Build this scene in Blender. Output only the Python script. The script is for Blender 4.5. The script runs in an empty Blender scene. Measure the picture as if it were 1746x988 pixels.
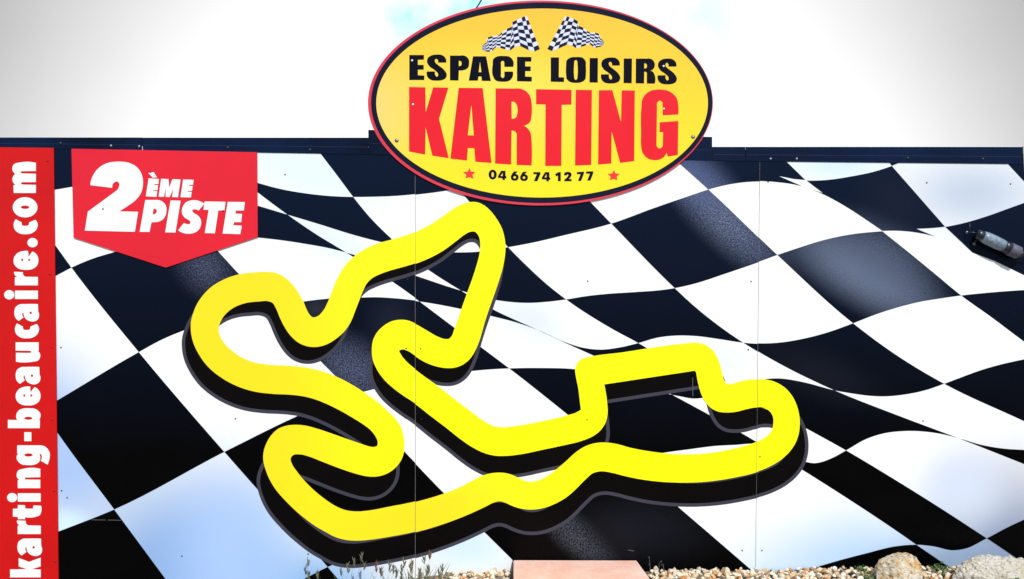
import bpy, bmesh, math, random
from mathutils import Vector, Matrix, noise
from mathutils.geometry import tessellate_polygon

random.seed(7)
scene = bpy.context.scene
COL = scene.collection

# ------------------------------------------------------------------ scale
S = 0.0034            # metres of wall per photograph pixel
D = 4.6               # camera to wall
ZC = 1.65             # eye height
def W(u, v):          # a point of the wall face (x, z)
    return ((u - 873.0) * S, ZC + (494.0 - v) * S)
def P3(u, v, t):      # a point t metres in front of the wall
    k = (D - t) / D
    return Vector(((u - 873.0) * S * k, -t, ZC + (494.0 - v) * S * k))

# ------------------------------------------------------------------ camera
cam_d = bpy.data.cameras.new('camera')
cam = bpy.data.objects.new('camera', cam_d)
COL.objects.link(cam)
cam.location = (0, -D, ZC)
cam.rotation_euler = (math.radians(90), 0, 0)
cam_d.sensor_fit = 'HORIZONTAL'
cam_d.sensor_width = 36.0
cam_d.lens = 36.0 * D / (1746 * S)
cam_d.clip_start = 0.05
cam_d.clip_end = 5000
scene.camera = cam

# ------------------------------------------------------------------ light
SUN_EL, SUN_AZ = math.radians(48), math.radians(166)
sun_d = bpy.data.lights.new('sun', 'SUN')
sun = bpy.data.objects.new('sun', sun_d)
COL.objects.link(sun)
sun_d.energy = 3.4
sun_d.angle = math.radians(0.5)
sun_d.color = (1.0, 0.965, 0.91)
to_sun = Vector((math.sin(SUN_AZ) * math.cos(SUN_EL), math.cos(SUN_AZ) * math.cos(SUN_EL), math.sin(SUN_EL)))
sun.rotation_euler = to_sun.to_track_quat('Z', 'Y').to_euler()

scene.view_settings.view_transform = 'Standard'
scene.view_settings.look = 'None'
scene.view_settings.gamma = 1.0
scene.view_settings.exposure = 0.38
scene.view_settings.use_curve_mapping = False
scene.render.engine = 'CYCLES'
try:
    scene.cycles.use_denoising = True
    scene.cycles.max_bounces = 5
except Exception:
    pass

world = bpy.data.worlds.new('World')
scene.world = world
world.use_nodes = True
wt = world.node_tree
wt.nodes.clear()
def N(nt, kind, **kw):
    n = nt.nodes.new(kind)
    for k, v in kw.items():
        setattr(n, k, v)
    return n
def math_node(nt, op, a, b=None, c=None, clamp=False):
    n = nt.nodes.new('ShaderNodeMath'); n.operation = op; n.use_clamp = clamp
    for i, x in enumerate((a, b, c)):
        if x is None: continue
        if isinstance(x, (int, float)): n.inputs[i].default_value = x
        else: nt.links.new(x, n.inputs[i])
    return n.outputs[0]
def vmath(nt, op, a, b=None, out=0):
    n = nt.nodes.new('ShaderNodeVectorMath'); n.operation = op
    for i, x in enumerate((a, b)):
        if x is None: continue
        if isinstance(x, (tuple, list, Vector)): n.inputs[i].default_value = tuple(x)
        else: nt.links.new(x, n.inputs[i])
    return n.outputs[out]
def maprange(nt, x, a, b, c, d, smooth=True):
    n = nt.nodes.new('ShaderNodeMapRange')
    n.interpolation_type = 'SMOOTHSTEP' if smooth else 'LINEAR'
    nt.links.new(x, n.inputs['Value'])
    for k, v in (('From Min', a), ('From Max', b), ('To Min', c), ('To Max', d)):
        n.inputs[k].default_value = v
    return n.outputs[0]
def mixcol(nt, f, a, b, mode='MIX'):
    n = nt.nodes.new('ShaderNodeMix'); n.data_type = 'RGBA'; n.blend_type = mode
    if isinstance(f, (int, float)): n.inputs[0].default_value = f
    else: nt.links.new(f, n.inputs[0])
    for i, x in ((6, a), (7, b)):
        if isinstance(x, (tuple, list)): n.inputs[i].default_value = (x[0], x[1], x[2], 1)
        else: nt.links.new(x, n.inputs[i])
    return n.outputs[2]

sky = N(wt, 'ShaderNodeTexSky', sky_type='NISHITA')
sky.sun_disc = False
sky.sun_elevation = SUN_EL
sky.sun_rotation = SUN_AZ
sky.altitude = 30
sky.air_density = 1.0
sky.dust_density = 0.6
sky.ozone_density = 1.0
bg_sky = N(wt, 'ShaderNodeBackground')
wt.links.new(sky.outputs[0], bg_sky.inputs[0])
bg_sky.inputs[1].default_value = 0.1
# bright cloud bank added to the northern sky, a vignette's darkening put into its sides
geo = N(wt, 'ShaderNodeTexCoord')
dirv = geo.outputs['Generated']
bright = Vector((0.0, 1.0, -0.03)).normalized()
dotb = vmath(wt, 'DOT_PRODUCT', dirv, tuple(bright), out=1)
ang = math_node(wt, 'ARCCOSINE', dotb)
nz = N(wt, 'ShaderNodeTexNoise')
nz.inputs['Scale'].default_value = 2.2
nz.inputs['Detail'].default_value = 4
wt.links.new(dirv, nz.inputs['Vector'])
wob = math_node(wt, 'MULTIPLY_ADD', nz.outputs[0], 0.10, -0.05)
ang2 = math_node(wt, 'ADD', ang, wob)
cval = maprange(wt, ang2, math.radians(23.5), math.radians(42), 0.86, 0.34)
def dir_of(u, v):
    return Vector(((u - 873) * S, D, (494 - v) * S)).normalized()
gap = None
for (u, v, r, gw) in ((700, 30, 4.6, 0.9), (785, 2, 4.8, 1.0), (665, 45, 2.8, 0.9), (1200, 35, 3.4, 0.4)):
    a = math_node(wt, 'ARCCOSINE', vmath(wt, 'DOT_PRODUCT', dirv, tuple(dir_of(u, v)), out=1))
    g = maprange(wt, a, 0.0, math.radians(r), gw, 0.0)
    gap = g if gap is None else math_node(wt, 'MAXIMUM', gap, g)
nz2 = N(wt, 'ShaderNodeTexNoise')
nz2.inputs['Scale'].default_value = 16
nz2.inputs['Detail'].default_value = 3
wt.links.new(dirv, nz2.inputs['Vector'])
gapf = math_node(wt, 'MULTIPLY', gap, maprange(wt, nz2.outputs[0], 0.3, 0.62, 0.0, 1.0))
cloud_col = mixcol(wt, gapf, (1.0, 1.0, 1.0), (0.42, 0.92, 1.0))
bg_cl = N(wt, 'ShaderNodeBackground')
wt.links.new(cloud_col, bg_cl.inputs[0])
wt.links.new(cval, bg_cl.inputs[1])
cloudf = maprange(wt, ang2, math.radians(60), math.radians(85), 1.0, 0.0)
mixs = N(wt, 'ShaderNodeMixShader')
wt.links.new(cloudf, mixs.inputs[0])
wt.links.new(bg_sky.outputs[0], mixs.inputs[1])
wt.links.new(bg_cl.outputs[0], mixs.inputs[2])
wo = N(wt, 'ShaderNodeOutputWorld')
wt.links.new(mixs.outputs[0], wo.inputs[0])

# ------------------------------------------------------------------ materials
def srgb(r, g, b):
    f = lambda c: (c / 12.92 if c <= 0.04045 else ((c + 0.055) / 1.055) ** 2.4)
    return tuple(f(x / 255.0) for x in (r, g, b))
def new_mat(name, col=(0.5, 0.5, 0.5), rough=0.5, spec=0.5, metal=0.0):
    m = bpy.data.materials.new(name); m.use_nodes = True
    nt = m.node_tree
    b = nt.nodes['Principled BSDF']
    b.inputs['Base Color'].default_value = (*col, 1)
    b.inputs['Roughness'].default_value = rough
    b.inputs['Specular IOR Level'].default_value = spec
    b.inputs['Metallic'].default_value = metal
    return m, nt, b
def objco(nt):
    return N(nt, 'ShaderNodeTexCoord').outputs['Object']
def noise_tex(nt, vec, scale, detail=3, rough=0.5):
    n = N(nt, 'ShaderNodeTexNoise')
    n.inputs['Scale'].default_value = scale
    n.inputs['Detail'].default_value = detail
    n.inputs['Roughness'].default_value = rough
    nt.links.new(vec, n.inputs['Vector'])
    return n.outputs[0]
def spot(nt, co, u, v, ru, rv, ang_deg, edge=1.0):
    """soft elliptical tint of the print, centre and radii in photo pixels"""
    x, z = W(u, v)
    a = math.radians(-ang_deg)
    d = vmath(nt, 'SUBTRACT', co, (x, 0, z))
    e1 = vmath(nt, 'DOT_PRODUCT', d, (math.cos(a) / (ru * S), 0, math.sin(a) / (ru * S)), out=1)
    e2 = vmath(nt, 'DOT_PRODUCT', d, (-math.sin(a) / (rv * S), 0, math.cos(a) / (rv * S)), out=1)
    q = math_node(nt, 'ADD', math_node(nt, 'MULTIPLY', e1, e1), math_node(nt, 'MULTIPLY', e2, e2))
    return maprange(nt, math_node(nt, 'SQRT', q), 0.0, 1.0 * edge, 1.0, 0.0)

def paint_rough(nt, b, co, base, amp):
    n = noise_tex(nt, co, 3.0, 4, 0.6)
    r = maprange(nt, n, 0.3, 0.7, base - amp, base + amp, False)
    nt.links.new(r, b.inputs['Roughness'])

# white print of the flag, tinted pale blue in the folds of the printed cloth
M_WHITE, nt, b = new_mat('flag_white', (0.8, 0.8, 0.8), 0.35, 0.4)
co = objco(nt)
col = (0.80, 0.815, 0.815)
for (u, v, ru, rv, an, c) in (
        (70, 730, 230, 190, 70, (0.33, 0.46, 0.74)),
        (110, 790, 150, 190, 80, (0.34, 0.48, 0.75)),
        (290, 960, 330, 270, -25, (0.20, 0.35, 0.62)),
        (400, 930, 170, 200, 40, (0.34, 0.50, 0.80)),
        (545, 1000, 190, 120, 0, (0.22, 0.42, 0.72)),
        (110, 895, 70, 40, 0, (0.55, 0.75, 0.82)),
        (520, 290, 260, 90, 20, (0.66, 0.76, 0.82)),
        (560, 410, 180, 50, 25, (0.66, 0.74, 0.83)),
        (1430, 280, 150, 50, 0, (0.58, 0.72, 0.82)),
        (1660, 330, 210, 110, 0, (0.46, 0.53, 0.64)),
        (1440, 960, 330, 140, -12, (0.42, 0.58, 0.80)),
        (1720, 930, 220, 240, 20, (0.22, 0.27, 0.39)),
        (1620, 965, 170, 80, 0, (0.24, 0.34, 0.49)),
        (1640, 830, 120, 100, 10, (0.55, 0.62, 0.75)),
        (800, 930, 120, 80, 0, (0.55, 0.70, 0.84)),
        (905, 545, 110, 60, 25, (0.66, 0.72, 0.82)),
        (1190, 620, 150, 60, 0, (0.68, 0.76, 0.84)),
        ):
    f = spot(nt, co, u, v, ru, rv, an)
    col = mixcol(nt, f, col, c)
grime = maprange(nt, noise_tex(nt, co, 2.3, 6, 0.65), 0.45, 0.8, 0.0, 0.10, False)
col = mixcol(nt, grime, col, (0.52, 0.52, 0.50))
speck = maprange(nt, noise_tex(nt, co, 90.0, 2, 0.5), 0.74, 0.80, 0.0, 0.35)
col = mixcol(nt, speck, col, (0.3, 0.29, 0.27))
nt.links.new(col, b.inputs['Base Color'])
paint_rough(nt, b, co, 0.36, 0.08)

# black print, with the grainy grey sheen printed on some checks
M_BLACK, nt, b = new_mat('flag_black', (0.004, 0.005, 0.008), 0.3, 0.06)
co = objco(nt)
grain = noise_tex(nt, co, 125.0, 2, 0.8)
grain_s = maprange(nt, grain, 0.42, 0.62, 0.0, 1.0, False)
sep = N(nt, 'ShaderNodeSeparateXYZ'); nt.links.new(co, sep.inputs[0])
hz = maprange(nt, sep.outputs[2], 0.7, 2.6, 0.0, 1.0, False)  # bluer with height: the sky's reflection put into the base colour
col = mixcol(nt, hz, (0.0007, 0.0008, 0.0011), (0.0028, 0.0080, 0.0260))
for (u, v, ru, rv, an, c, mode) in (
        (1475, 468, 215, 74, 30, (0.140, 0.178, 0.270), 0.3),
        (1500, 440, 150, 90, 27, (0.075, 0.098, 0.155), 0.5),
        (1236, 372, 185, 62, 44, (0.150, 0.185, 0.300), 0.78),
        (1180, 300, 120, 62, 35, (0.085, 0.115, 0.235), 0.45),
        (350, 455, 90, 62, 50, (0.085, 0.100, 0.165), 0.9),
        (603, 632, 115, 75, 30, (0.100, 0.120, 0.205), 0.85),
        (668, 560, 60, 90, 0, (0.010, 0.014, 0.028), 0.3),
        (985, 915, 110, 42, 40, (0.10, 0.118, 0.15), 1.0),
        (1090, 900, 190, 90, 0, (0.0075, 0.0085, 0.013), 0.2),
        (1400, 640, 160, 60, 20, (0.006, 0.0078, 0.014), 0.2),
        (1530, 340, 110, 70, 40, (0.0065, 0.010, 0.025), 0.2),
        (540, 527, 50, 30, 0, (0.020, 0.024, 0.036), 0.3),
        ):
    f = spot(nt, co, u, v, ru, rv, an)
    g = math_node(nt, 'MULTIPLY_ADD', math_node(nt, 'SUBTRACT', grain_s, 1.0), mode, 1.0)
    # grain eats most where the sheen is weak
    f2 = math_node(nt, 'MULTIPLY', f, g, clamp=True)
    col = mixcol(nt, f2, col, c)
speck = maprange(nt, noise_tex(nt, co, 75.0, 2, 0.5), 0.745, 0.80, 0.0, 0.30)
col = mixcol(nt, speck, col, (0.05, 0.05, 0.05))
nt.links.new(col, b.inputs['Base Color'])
paint_rough(nt, b, co, 0.30, 0.07)

def flat_print(name, col, rough=0.35, spec=0.4, var=0.06):
    m, nt, b = new_mat(name, col, rough, spec)
    co = objco(nt)
    n = maprange(nt, noise_tex(nt, co, 1.7, 5, 0.6), 0.35, 0.7, 0.0, 1.0, False)
    c2 = tuple(x * (1 - var * 2) for x in col)
    nt.links.new(mixcol(nt, n, col, c2), b.inputs['Base Color'])
    paint_rough(nt, b, co, rough, 0.07)
    return m
M_YELLOW, nt, b = new_mat('track_yellow', (0.9, 0.86, 0.0), 0.35, 0.3)
co = objco(nt)
sep = N(nt, 'ShaderNodeSeparateXYZ'); nt.links.new(co, sep.inputs[0])
f = maprange(nt, sep.outputs[0], W(420, 0)[0], W(760, 0)[0], 0.0, 1.0)
col = mixcol(nt, f, (0.87, 0.655, 0.012), (0.88, 0.85, 0.001))
col = mixcol(nt, spot(nt, co, 720, 880, 330, 110, -14), col, (0.87, 0.655, 0.014))
nt.links.new(col, b.inputs['Base Color'])
M_TRACKBLACK = flat_print('track_side_black', (0.0024, 0.0019, 0.0020), 0.32, 0.07)
M_TRACKGREY = flat_print('track_edge_grey', (0.046, 0.045, 0.064), 0.35, 0.1)
M_RED = flat_print('sign_red', (0.68, 0.011, 0.027), 0.33, 0.28, 0.05)
M_BANNER = flat_print('banner_red', (0.56, 0.0055, 0.0065), 0.36, 0.2, 0.08)
M_LETTERWHITE = flat_print('letter_white', (0.80, 0.82, 0.81), 0.35, 0.4, 0.03)
M_OVALRED = flat_print('oval_rim_red', (0.66, 0.025, 0.055), 0.3, 0.5, 0.06)
M_OVALBLACK = flat_print('oval_navy', (0.0040, 0.0068, 0.021), 0.28, 0.13)
M_LETTERBLACK = flat_print('letter_black', (0.0030, 0.0038, 0.0100), 0.3, 0.07)
M_LETTERRED = flat_print('letter_red', (0.72, 0.010, 0.021), 0.35, 0.2, 0.03)
M_STAR = flat_print('star_red', (0.80, 0.03, 0.03), 0.35, 0.4, 0.02)
M_MINIWHITE = flat_print('small_flag_white', (0.62, 0.66, 0.82), 0.35, 0.4, 0.05)
M_MINIBLACK = flat_print('small_flag_navy', (0.004, 0.006, 0.025), 0.35, 0.15)
M_OVALYELLOW, nt, b = new_mat('oval_yellow', (0.85, 0.7, 0.05), 0.3, 0.25)
co = objco(nt)
sep = N(nt, 'ShaderNodeSeparateXYZ'); nt.links.new(co, sep.inputs[0])
zt, zb = W(0, 20)[1], W(0, 330)[1]
f = maprange(nt, sep.outputs[2], zb, zt, 0.0, 1.0, False)
col = mixcol(nt, f, (0.86, 0.70, 0.014), (0.85, 0.475, 0.040))
col = mixcol(nt, math_node(nt, 'MULTIPLY', spot(nt, co, 850, 170, 260, 130, 0), 0.85), col, (0.86, 0.68, 0.095))
col = mixcol(nt, math_node(nt, 'MULTIPLY', spot(nt, co, 640, 190, 120, 160, 0), 0.8), col, (0.82, 0.57, 0.17))
nt.links.new(col, b.inputs['Base Color'])
M_NAVY = flat_print('navy_flashing', (0.0026, 0.0110, 0.043), 0.34, 0.09, 0.35)
M_NAVYEDGE = flat_print('navy_edge_line', (0.011, 0.026, 0.070), 0.4, 0.2, 0.2)
M_SEAM = flat_print('aluminium_edge', (0.13, 0.13, 0.13), 0.5, 0.3, 0.2)
M_BOLT, _, _ = new_mat('bolt_steel', (0.30, 0.33, 0.40), 0.35, 0.5, 0.8)
M_BOLTDARK, _, _ = new_mat('bolt_dark', (0.02, 0.025, 0.04), 0.35, 0.5)
M_SCREW, _, _ = new_mat('screw_dark', (0.006, 0.006, 0.007), 0.45, 0.4)
M_SCREWRED, _, _ = new_mat('screw_darkred', (0.22, 0.004, 0.006), 0.45, 0.4)
M_SCREWWHITE, _, _ = new_mat('screw_pale', (0.75, 0.76, 0.8), 0.3, 0.5)
M_STEEL, _, _ = new_mat('galvanised_steel', (0.34, 0.35, 0.36), 0.5, 0.5, 0.7)
M_BEIGE = flat_print('beige_trim', (0.50, 0.45, 0.36), 0.7, 0.2, 0.2)
M_CABLE, _, _ = new_mat('cable_black', (0.012, 0.014, 0.03), 0.5, 0.4)

# ------------------------------------------------------------------ objects
def link(o, parent=None):
    COL.objects.link(o)
    if parent is not None:
        o.parent = parent
    return o
def mesh_ob(name, bm, mats, parent=None, smooth=False):
    me = bpy.data.meshes.new(name)
    if smooth:
        for f in bm.faces: f.smooth = True
    bm.to_mesh(me); bm.free()
    for m in (mats if isinstance(mats, (list, tuple)) else [mats]):
        me.materials.append(m)
    return link(bpy.data.objects.new(name, me), parent)
def tag(o, label=None, cat=None, group=None, kind=None):
    if label: o['label'] = label
    if cat: o['category'] = cat
    if group: o['group'] = group
    if kind: o['kind'] = kind
    return o
def thing(name, label, cat, loc=(0, 0, 0), group=None):
    o = bpy.data.objects.new(name, None)
    o.empty_display_size = 0.1
    COL.objects.link(o); o.location = loc
    return tag(o, label, cat, group)

# ------------------------------------------------------------------ outlines
def parse(txt, ox=0.0, oy=0.0, sc=1.0):
    pts = []
    for w in txt.split():
        sm = w[0] == '~'
        if sm: w = w[1:]
        x, y = w.split(',')
        pts.append((ox + float(x) / sc, oy + float(y) / sc, sm))
    return pts
def tangent(p0, p1, p2):
    d0 = math.hypot(p1[0] - p0[0], p1[1] - p0[1]) or 1e-6
    d1 = math.hypot(p2[0] - p1[0], p2[1] - p1[1]) or 1e-6
    u0 = ((p1[0] - p0[0]) / d0, (p1[1] - p0[1]) / d0)
    u1 = ((p2[0] - p1[0]) / d1, (p2[1] - p1[1]) / d1)
    return ((u0[0] * d1 + u1[0] * d0) / (d0 + d1), (u0[1] * d1 + u1[1] * d0) / (d0 + d1))
def seg(p1, m1, p2, m2, n):
    d = math.hypot(p2[0] - p1[0], p2[1] - p1[1])
    out = []
    for i in range(n):
        t = i / n
        h00 = 2*t**3 - 3*t**2 + 1; h10 = t**3 - 2*t**2 + t
        h01 = -2*t**3 + 3*t**2; h11 = t**3 - t**2
        out.append((h00*p1[0] + h10*d*m1[0] + h01*p2[0] + h11*d*m2[0],
                    h00*p1[1] + h10*d*m1[1] + h01*p2[1] + h11*d*m2[1]))
    return out
def closed(pts, n=5):
    """corner points stay sharp, smooth points are splined through"""
    L = len(pts); out = []
    for i in range(L):
        a, b = pts[i], pts[(i + 1) % L]
        if not a[2] and not b[2]:
            out.append((a[0], a[1])); continue
        chord = (b[0] - a[0], b[1] - a[1]); d = math.hypot(*chord) or 1e-6
        cu = (chord[0] / d, chord[1] / d)
        ta = tangent(pts[i - 1], a, b) if a[2] else None
        tb = tangent(a, b, pts[(i + 2) % L]) if b[2] else None
        if ta is None: ta = (2 * cu[0] * (tb[0]*cu[0] + tb[1]*cu[1]) - tb[0], 2 * cu[1] * (tb[0]*cu[0] + tb[1]*cu[1]) - tb[1])
        if tb is None: tb = (2 * cu[0] * (ta[0]*cu[0] + ta[1]*cu[1]) - ta[0], 2 * cu[1] * (ta[0]*cu[0] + ta[1]*cu[1]) - ta[1])
        out += seg(a, ta, b, tb, n)
    return out
def opened(pts, n=8):
    out = []
    for i in range(len(pts) - 1):
        a, b = pts[i], pts[i + 1]
        ta = tangent(pts[i - 1], a, b) if i > 0 else None
        tb = tangent(a, b, pts[i + 2]) if i + 2 < len(pts) else None
        d = math.hypot(b[0] - a[0], b[1] - a[1]) or 1e-6
        cu = ((b[0] - a[0]) / d, (b[1] - a[1]) / d)
        out += seg(a, ta or cu, b, tb or cu, n)
    out.append((pts[-1][0], pts[-1][1]))
    return out
def ellipse(cx, cy, rx, ry, n=96, rot=0.0):
    return [(cx + rx * math.cos(2*math.pi*i/n + rot), cy + ry * math.sin(2*math.pi*i/n + rot)) for i in range(n)]
def clean(loop):
    out = []
    for p in loop:
        if not out or math.hypot(p[0] - out[-1][0], p[1] - out[-1][1]) > 0.02: out.append(p)
    if math.hypot(out[0][0] - out[-1][0], out[0][1] - out[-1][1]) < 0.02: out.pop()
    return out
def add_flat(bm, loops, y, mat=0, depth=0.0):
    """fill outlines (outer and holes, in photo pixels of the wall) as a sheet at wall distance y; depth gives it an edge"""
    loops = [clean(l) for l in loops]
    vv = [[Vector((*W(u, v), 0)) for (u, v) in l] for l in loops]
    tris = tessellate_polygon(vv)
    flatv = [p for l in vv for p in l]
    verts = [bm.verts.new((p.x, -y, p.y)) for p in flatv]
    for t in tris:
        a, b, c = (flatv[i] for i in t)
        ar = (b.x - a.x) * (c.y - a.y) - (b.y - a.y) * (c.x - a.x)
        if abs(ar) < 1e-12: continue
        idx = t if ar > 0 else (t[0], t[2], t[1])
        try:
            f = bm.faces.new([verts[i] for i in idx]); f.material_index = mat
        except ValueError:
            pass
    if depth > 0:
        k = 0
        for l in vv:
            n = len(l)
            bv = [bm.verts.new((p.x, -y + depth, p.y)) for p in l]
            for i in range(n):
                j = (i + 1) % n
                f = bm.faces.new((verts[k + i], bv[i], bv[j], verts[k + j])); f.material_index = mat
            k += n
def cut_seams(bm, seams, half=0.38):
    """leave the joints between panels open: slice a print sheet at each seam line (u at top, u at bottom)"""
    for (ut, ub) in seams:
        for side in (-1, 1):
            p0 = Vector((*W(ut + side * half, 240), 0)); p1 = Vector((*W(ub + side * half, 988), 0))
            co = Vector((p0.x, 0, p0.y)); d = Vector((p1.x - p0.x, 0, p1.y - p0.y))
            no = Vector((d.z, 0, -d.x)).normalized()
            bmesh.ops.bisect_plane(bm, geom=bm.verts[:] + bm.edges[:] + bm.faces[:], dist=1e-7, plane_co=co, plane_no=no)
        dele = []
        for f in bm.faces:
            c = f.calc_center_median()
            v = 494 - (c.z - ZC) / S; u = 873 + c.x / S
            us = ut + (ub - ut) * (v - 240) / 748.0
            if abs(u - us) < half * 0.98: dele.append(f)
        bmesh.ops.delete(bm, geom=dele, context='FACES')
def add_box(bm, lo, hi, mat=0):
    vs = [bm.verts.new((x, y, z)) for x in (lo[0], hi[0]) for y in (lo[1], hi[1]) for z in (lo[2], hi[2])]
    for q in ((0,1,3,2),(4,6,7,5),(0,4,5,1),(2,3,7,6),(0,2,6,4),(1,5,7,3)):
        f = bm.faces.new([vs[i] for i in q]); f.material_index = mat
def add_tube(bm, pts, radii, seg_n=8, mat=0, cap=True):
    pts = [Vector(p) for p in pts]
    rings = []
    for i, p in enumerate(pts):
        d = (pts[min(i + 1, len(pts) - 1)] - pts[max(i - 1, 0)]).normalized()
        a = d.orthogonal().normalized() if i == 0 else (rings_a - d * rings_a.dot(d)).normalized()
        rings_a = a
        b = d.cross(a)
        r = radii[i] if isinstance(radii, (list, tuple)) else radii
        rings.append([bm.verts.new(p + (a * math.cos(2*math.pi*k/seg_n) + b * math.sin(2*math.pi*k/seg_n)) * r) for k in range(seg_n)])
    for i in range(len(rings) - 1):
        for k in range(seg_n):
            f = bm.faces.new((rings[i][k], rings[i][(k+1) % seg_n], rings[i+1][(k+1) % seg_n], rings[i+1][k])); f.material_index = mat
    if cap:
        f = bm.faces.new(rings[0][::-1]); f.material_index = mat
        f = bm.faces.new(rings[-1]); f.material_index = mat

# ================================================================== ground
def ground_h(x, y):
    """soil falls away a little towards the left foot of the wall, banks up to the right"""
    u = 873 + x / S
    t = max(0.0, min(1.0, (u - 540) / 300.0)); t = t * t * (3 - 2 * t)
    h = -0.085 + 0.100 * t
    near = max(0.0, 1.0 - max(0.0, abs(y) - 0.15) / 1.2)
    return (h + 0.012 * noise.noise(Vector((x * 3, y * 3, 0)))) * near - 0.06 * (1 - near)
bm = bmesh.new()
xs = [-900, -200, -60, -20, -9] + [-6 + 0.12 * i for i in range(101)] + [9, 20, 60, 200, 900]
ys = [-900, -200, -60, -20, -10, -6] + [-4 + 0.25 * i for i in range(12)] + [-1 + 0.08 * i for i in range(1, 26)] + [1.5, 3, 8, 20, 60, 200, 900]
grid = [[bm.verts.new((x, y, ground_h(x, y))) for x in xs] for y in ys]
for j in range(len(ys) - 1):
    for i in range(len(xs) - 1):
        bm.faces.new((grid[j][i], grid[j][i+1], grid[j+1][i+1], grid[j+1][i]))
M_SOIL, nt, b = new_mat('dry_soil', (0.2, 0.16, 0.12), 0.95, 0.1)
co = objco(nt)
n1 = noise_tex(nt, co, 6, 8, 0.7); n2 = noise_tex(nt, co, 70, 4, 0.6)
c = mixcol(nt, maprange(nt, n1, 0.35, 0.7, 0, 1, False), (0.13, 0.10, 0.07), (0.26, 0.22, 0.17))
c = mixcol(nt, maprange(nt, n2, 0.45, 0.7, 0, 0.6, False), c, (0.34, 0.30, 0.24))
nt.links.new(c, b.inputs['Base Color'])
bp = N(nt, 'ShaderNodeBump'); bp.inputs['Strength'].default_value = 0.6; bp.inputs['Distance'].default_value = 0.02
nt.links.new(n2, bp.inputs['Height']); nt.links.new(bp.outputs[0], b.inputs['Normal'])
tag(mesh_ob('ground', bm, M_SOIL, smooth=True), kind='structure')

# ================================================================== hoarding
wall = thing('hoarding', 'long printed hoarding with a waving black and white checkered flag and a yellow race circuit', 'hoarding')
SEAMS = [(88, 96), (708, 708.4), (1295.8, 1288)]
EDGE_R = 1754

# lines of the printed flag (photo pixels): L run down to the right, B run across
def ln(txt): return opened([(p[0], p[1]) for p in parse(txt)])
L0 = ln('40,662 100.5,741.8 112,758 194.8,869 282.8,988 360,1092')
L1 = ln('60,374 97,422 121.9,456.6 236.7,600.7 382.5,770.8 437,832.5 558.8,967 576.6,988 660,1085')
L2 = ln('290,338 371.3,428.2 407.4,467.5 547.6,617.3 569.7,639.4 691.5,772 756.7,840 829,909.8 873.2,953.6 980,1060 1010,1090')
Ld = ln('400,297 440.5,329.2 490.5,366.4 534.8,397 590.5,431 669.8,481 708.2,508.3 775,558.3 821,592 868.3,627.6 968.4,706.8 1156.6,864 1181,884.9 1283.5,973.4 1400,1076 1420,1094')
Le = ln('520,228 546.4,262.3 574.4,298.9 602.3,336.1 627.9,367.6 668.6,408.3 730.4,459.4 786.2,495 840.3,526.8 920,563.3 964.9,584.5 1013.8,606.6 1146.1,672.6 1209,706.6 1289.3,752.5 1370,802.4 1527.6,904.7 1562.5,928.9 1627.7,973.4 1760,1066')
Le2 = ln('715,245 789.7,331 800.7,343.8 866.4,420.9 900.1,454.6 930.4,482.5 965.3,510 1042.2,559.3 1088.3,584.3 1104.6,593.8 1374.3,730.4 1442.6,768.1 1527.6,819 1682.4,918 1735.3,953.6 1820,1012')
Lf = ln('890,222 930,262 1007.9,345.1 1042.3,380.7 1150.4,490.7 1181,519 1267.2,583.7 1292.8,599.5 1346,629.1 1422.8,665.6 1532.3,709 1632,746.5 1746,791.4 1830,825')
Lg = ln('1100,226 1120,244 1162.4,281.9 1207.8,322.6 1325.4,434.9 1454.5,551.3 1527.6,605.1 1609.8,654.5 1746,718.3 1830,758')
Lh = ln('1440,343 1504.3,394.5 1549.7,430.7 1597.5,470 1638.8,504 1690.6,541 1746,582.5 1830,640')
Bm1 = ln('380,292 440.5,312.4 476.6,322.2 523.1,330.3 569.7,335 602.3,336.1 639.5,335.7 674.5,334.3 707,331.5 764.1,324 850,304 900,285')
B0 = ln('380,333 440.5,351.3 490.5,366.4 546.4,383.2 604.6,401.3 650,413 710,424 779.3,429.8 817.7,428.4 866.4,420.9 904.8,413.8 963,400.3 1041.8,380.8 1114.3,354.4 1184,330.5 1207.8,322.6 1246.3,313.3 1295.2,308.9 1327.8,311 1346.4,313.3 1367.3,317.5')
B1 = ln('60,489 97,469.8 121.9,456.6 159.9,440.7 197.1,429.6 260,412 330,402 400,402 440.5,405.5 476.6,409.5 523.1,416.5 558.1,422.8 590.5,431 650,450.5 708.2,469.4 786.2,495 846.6,511.1 874.5,514.6 900.1,515.8 932.7,514 965.3,510 997.9,504.6 1032.8,500.7 1079.4,497.6 1126,494.1 1150.4,490.7 1181,484 1237,466 1292.8,446.8 1325.4,434.9 1362.7,422.3 1399.9,410.7 1439,401.8 1504.3,394.5 1540,393')
B2 = ln('40,717 100.5,681.3 236.7,600.7 276.3,579.3 312.4,564.1 445,530 516.6,514.6 561.5,509.4 616.3,507.6 639.5,507.1 674.5,509 715.9,513.6 786.7,526.4 836.8,538 881.1,549.4 918.3,562.4 960.2,581.5 992.8,592 1025.4,595.5 1058,591.5 1088.5,584.3 1122.9,574.8 1153,571.6 1188,572.5 1227.6,577.8 1267.2,583.7 1290.5,585.5 1323,584.8 1362.7,579 1409.2,567.4 1454.5,551.3 1497.3,534.8 1532.3,523.8 1567.2,515 1602.1,509.2 1638.8,504 1690.6,498.7 1746,494.7 1830,492')
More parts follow.
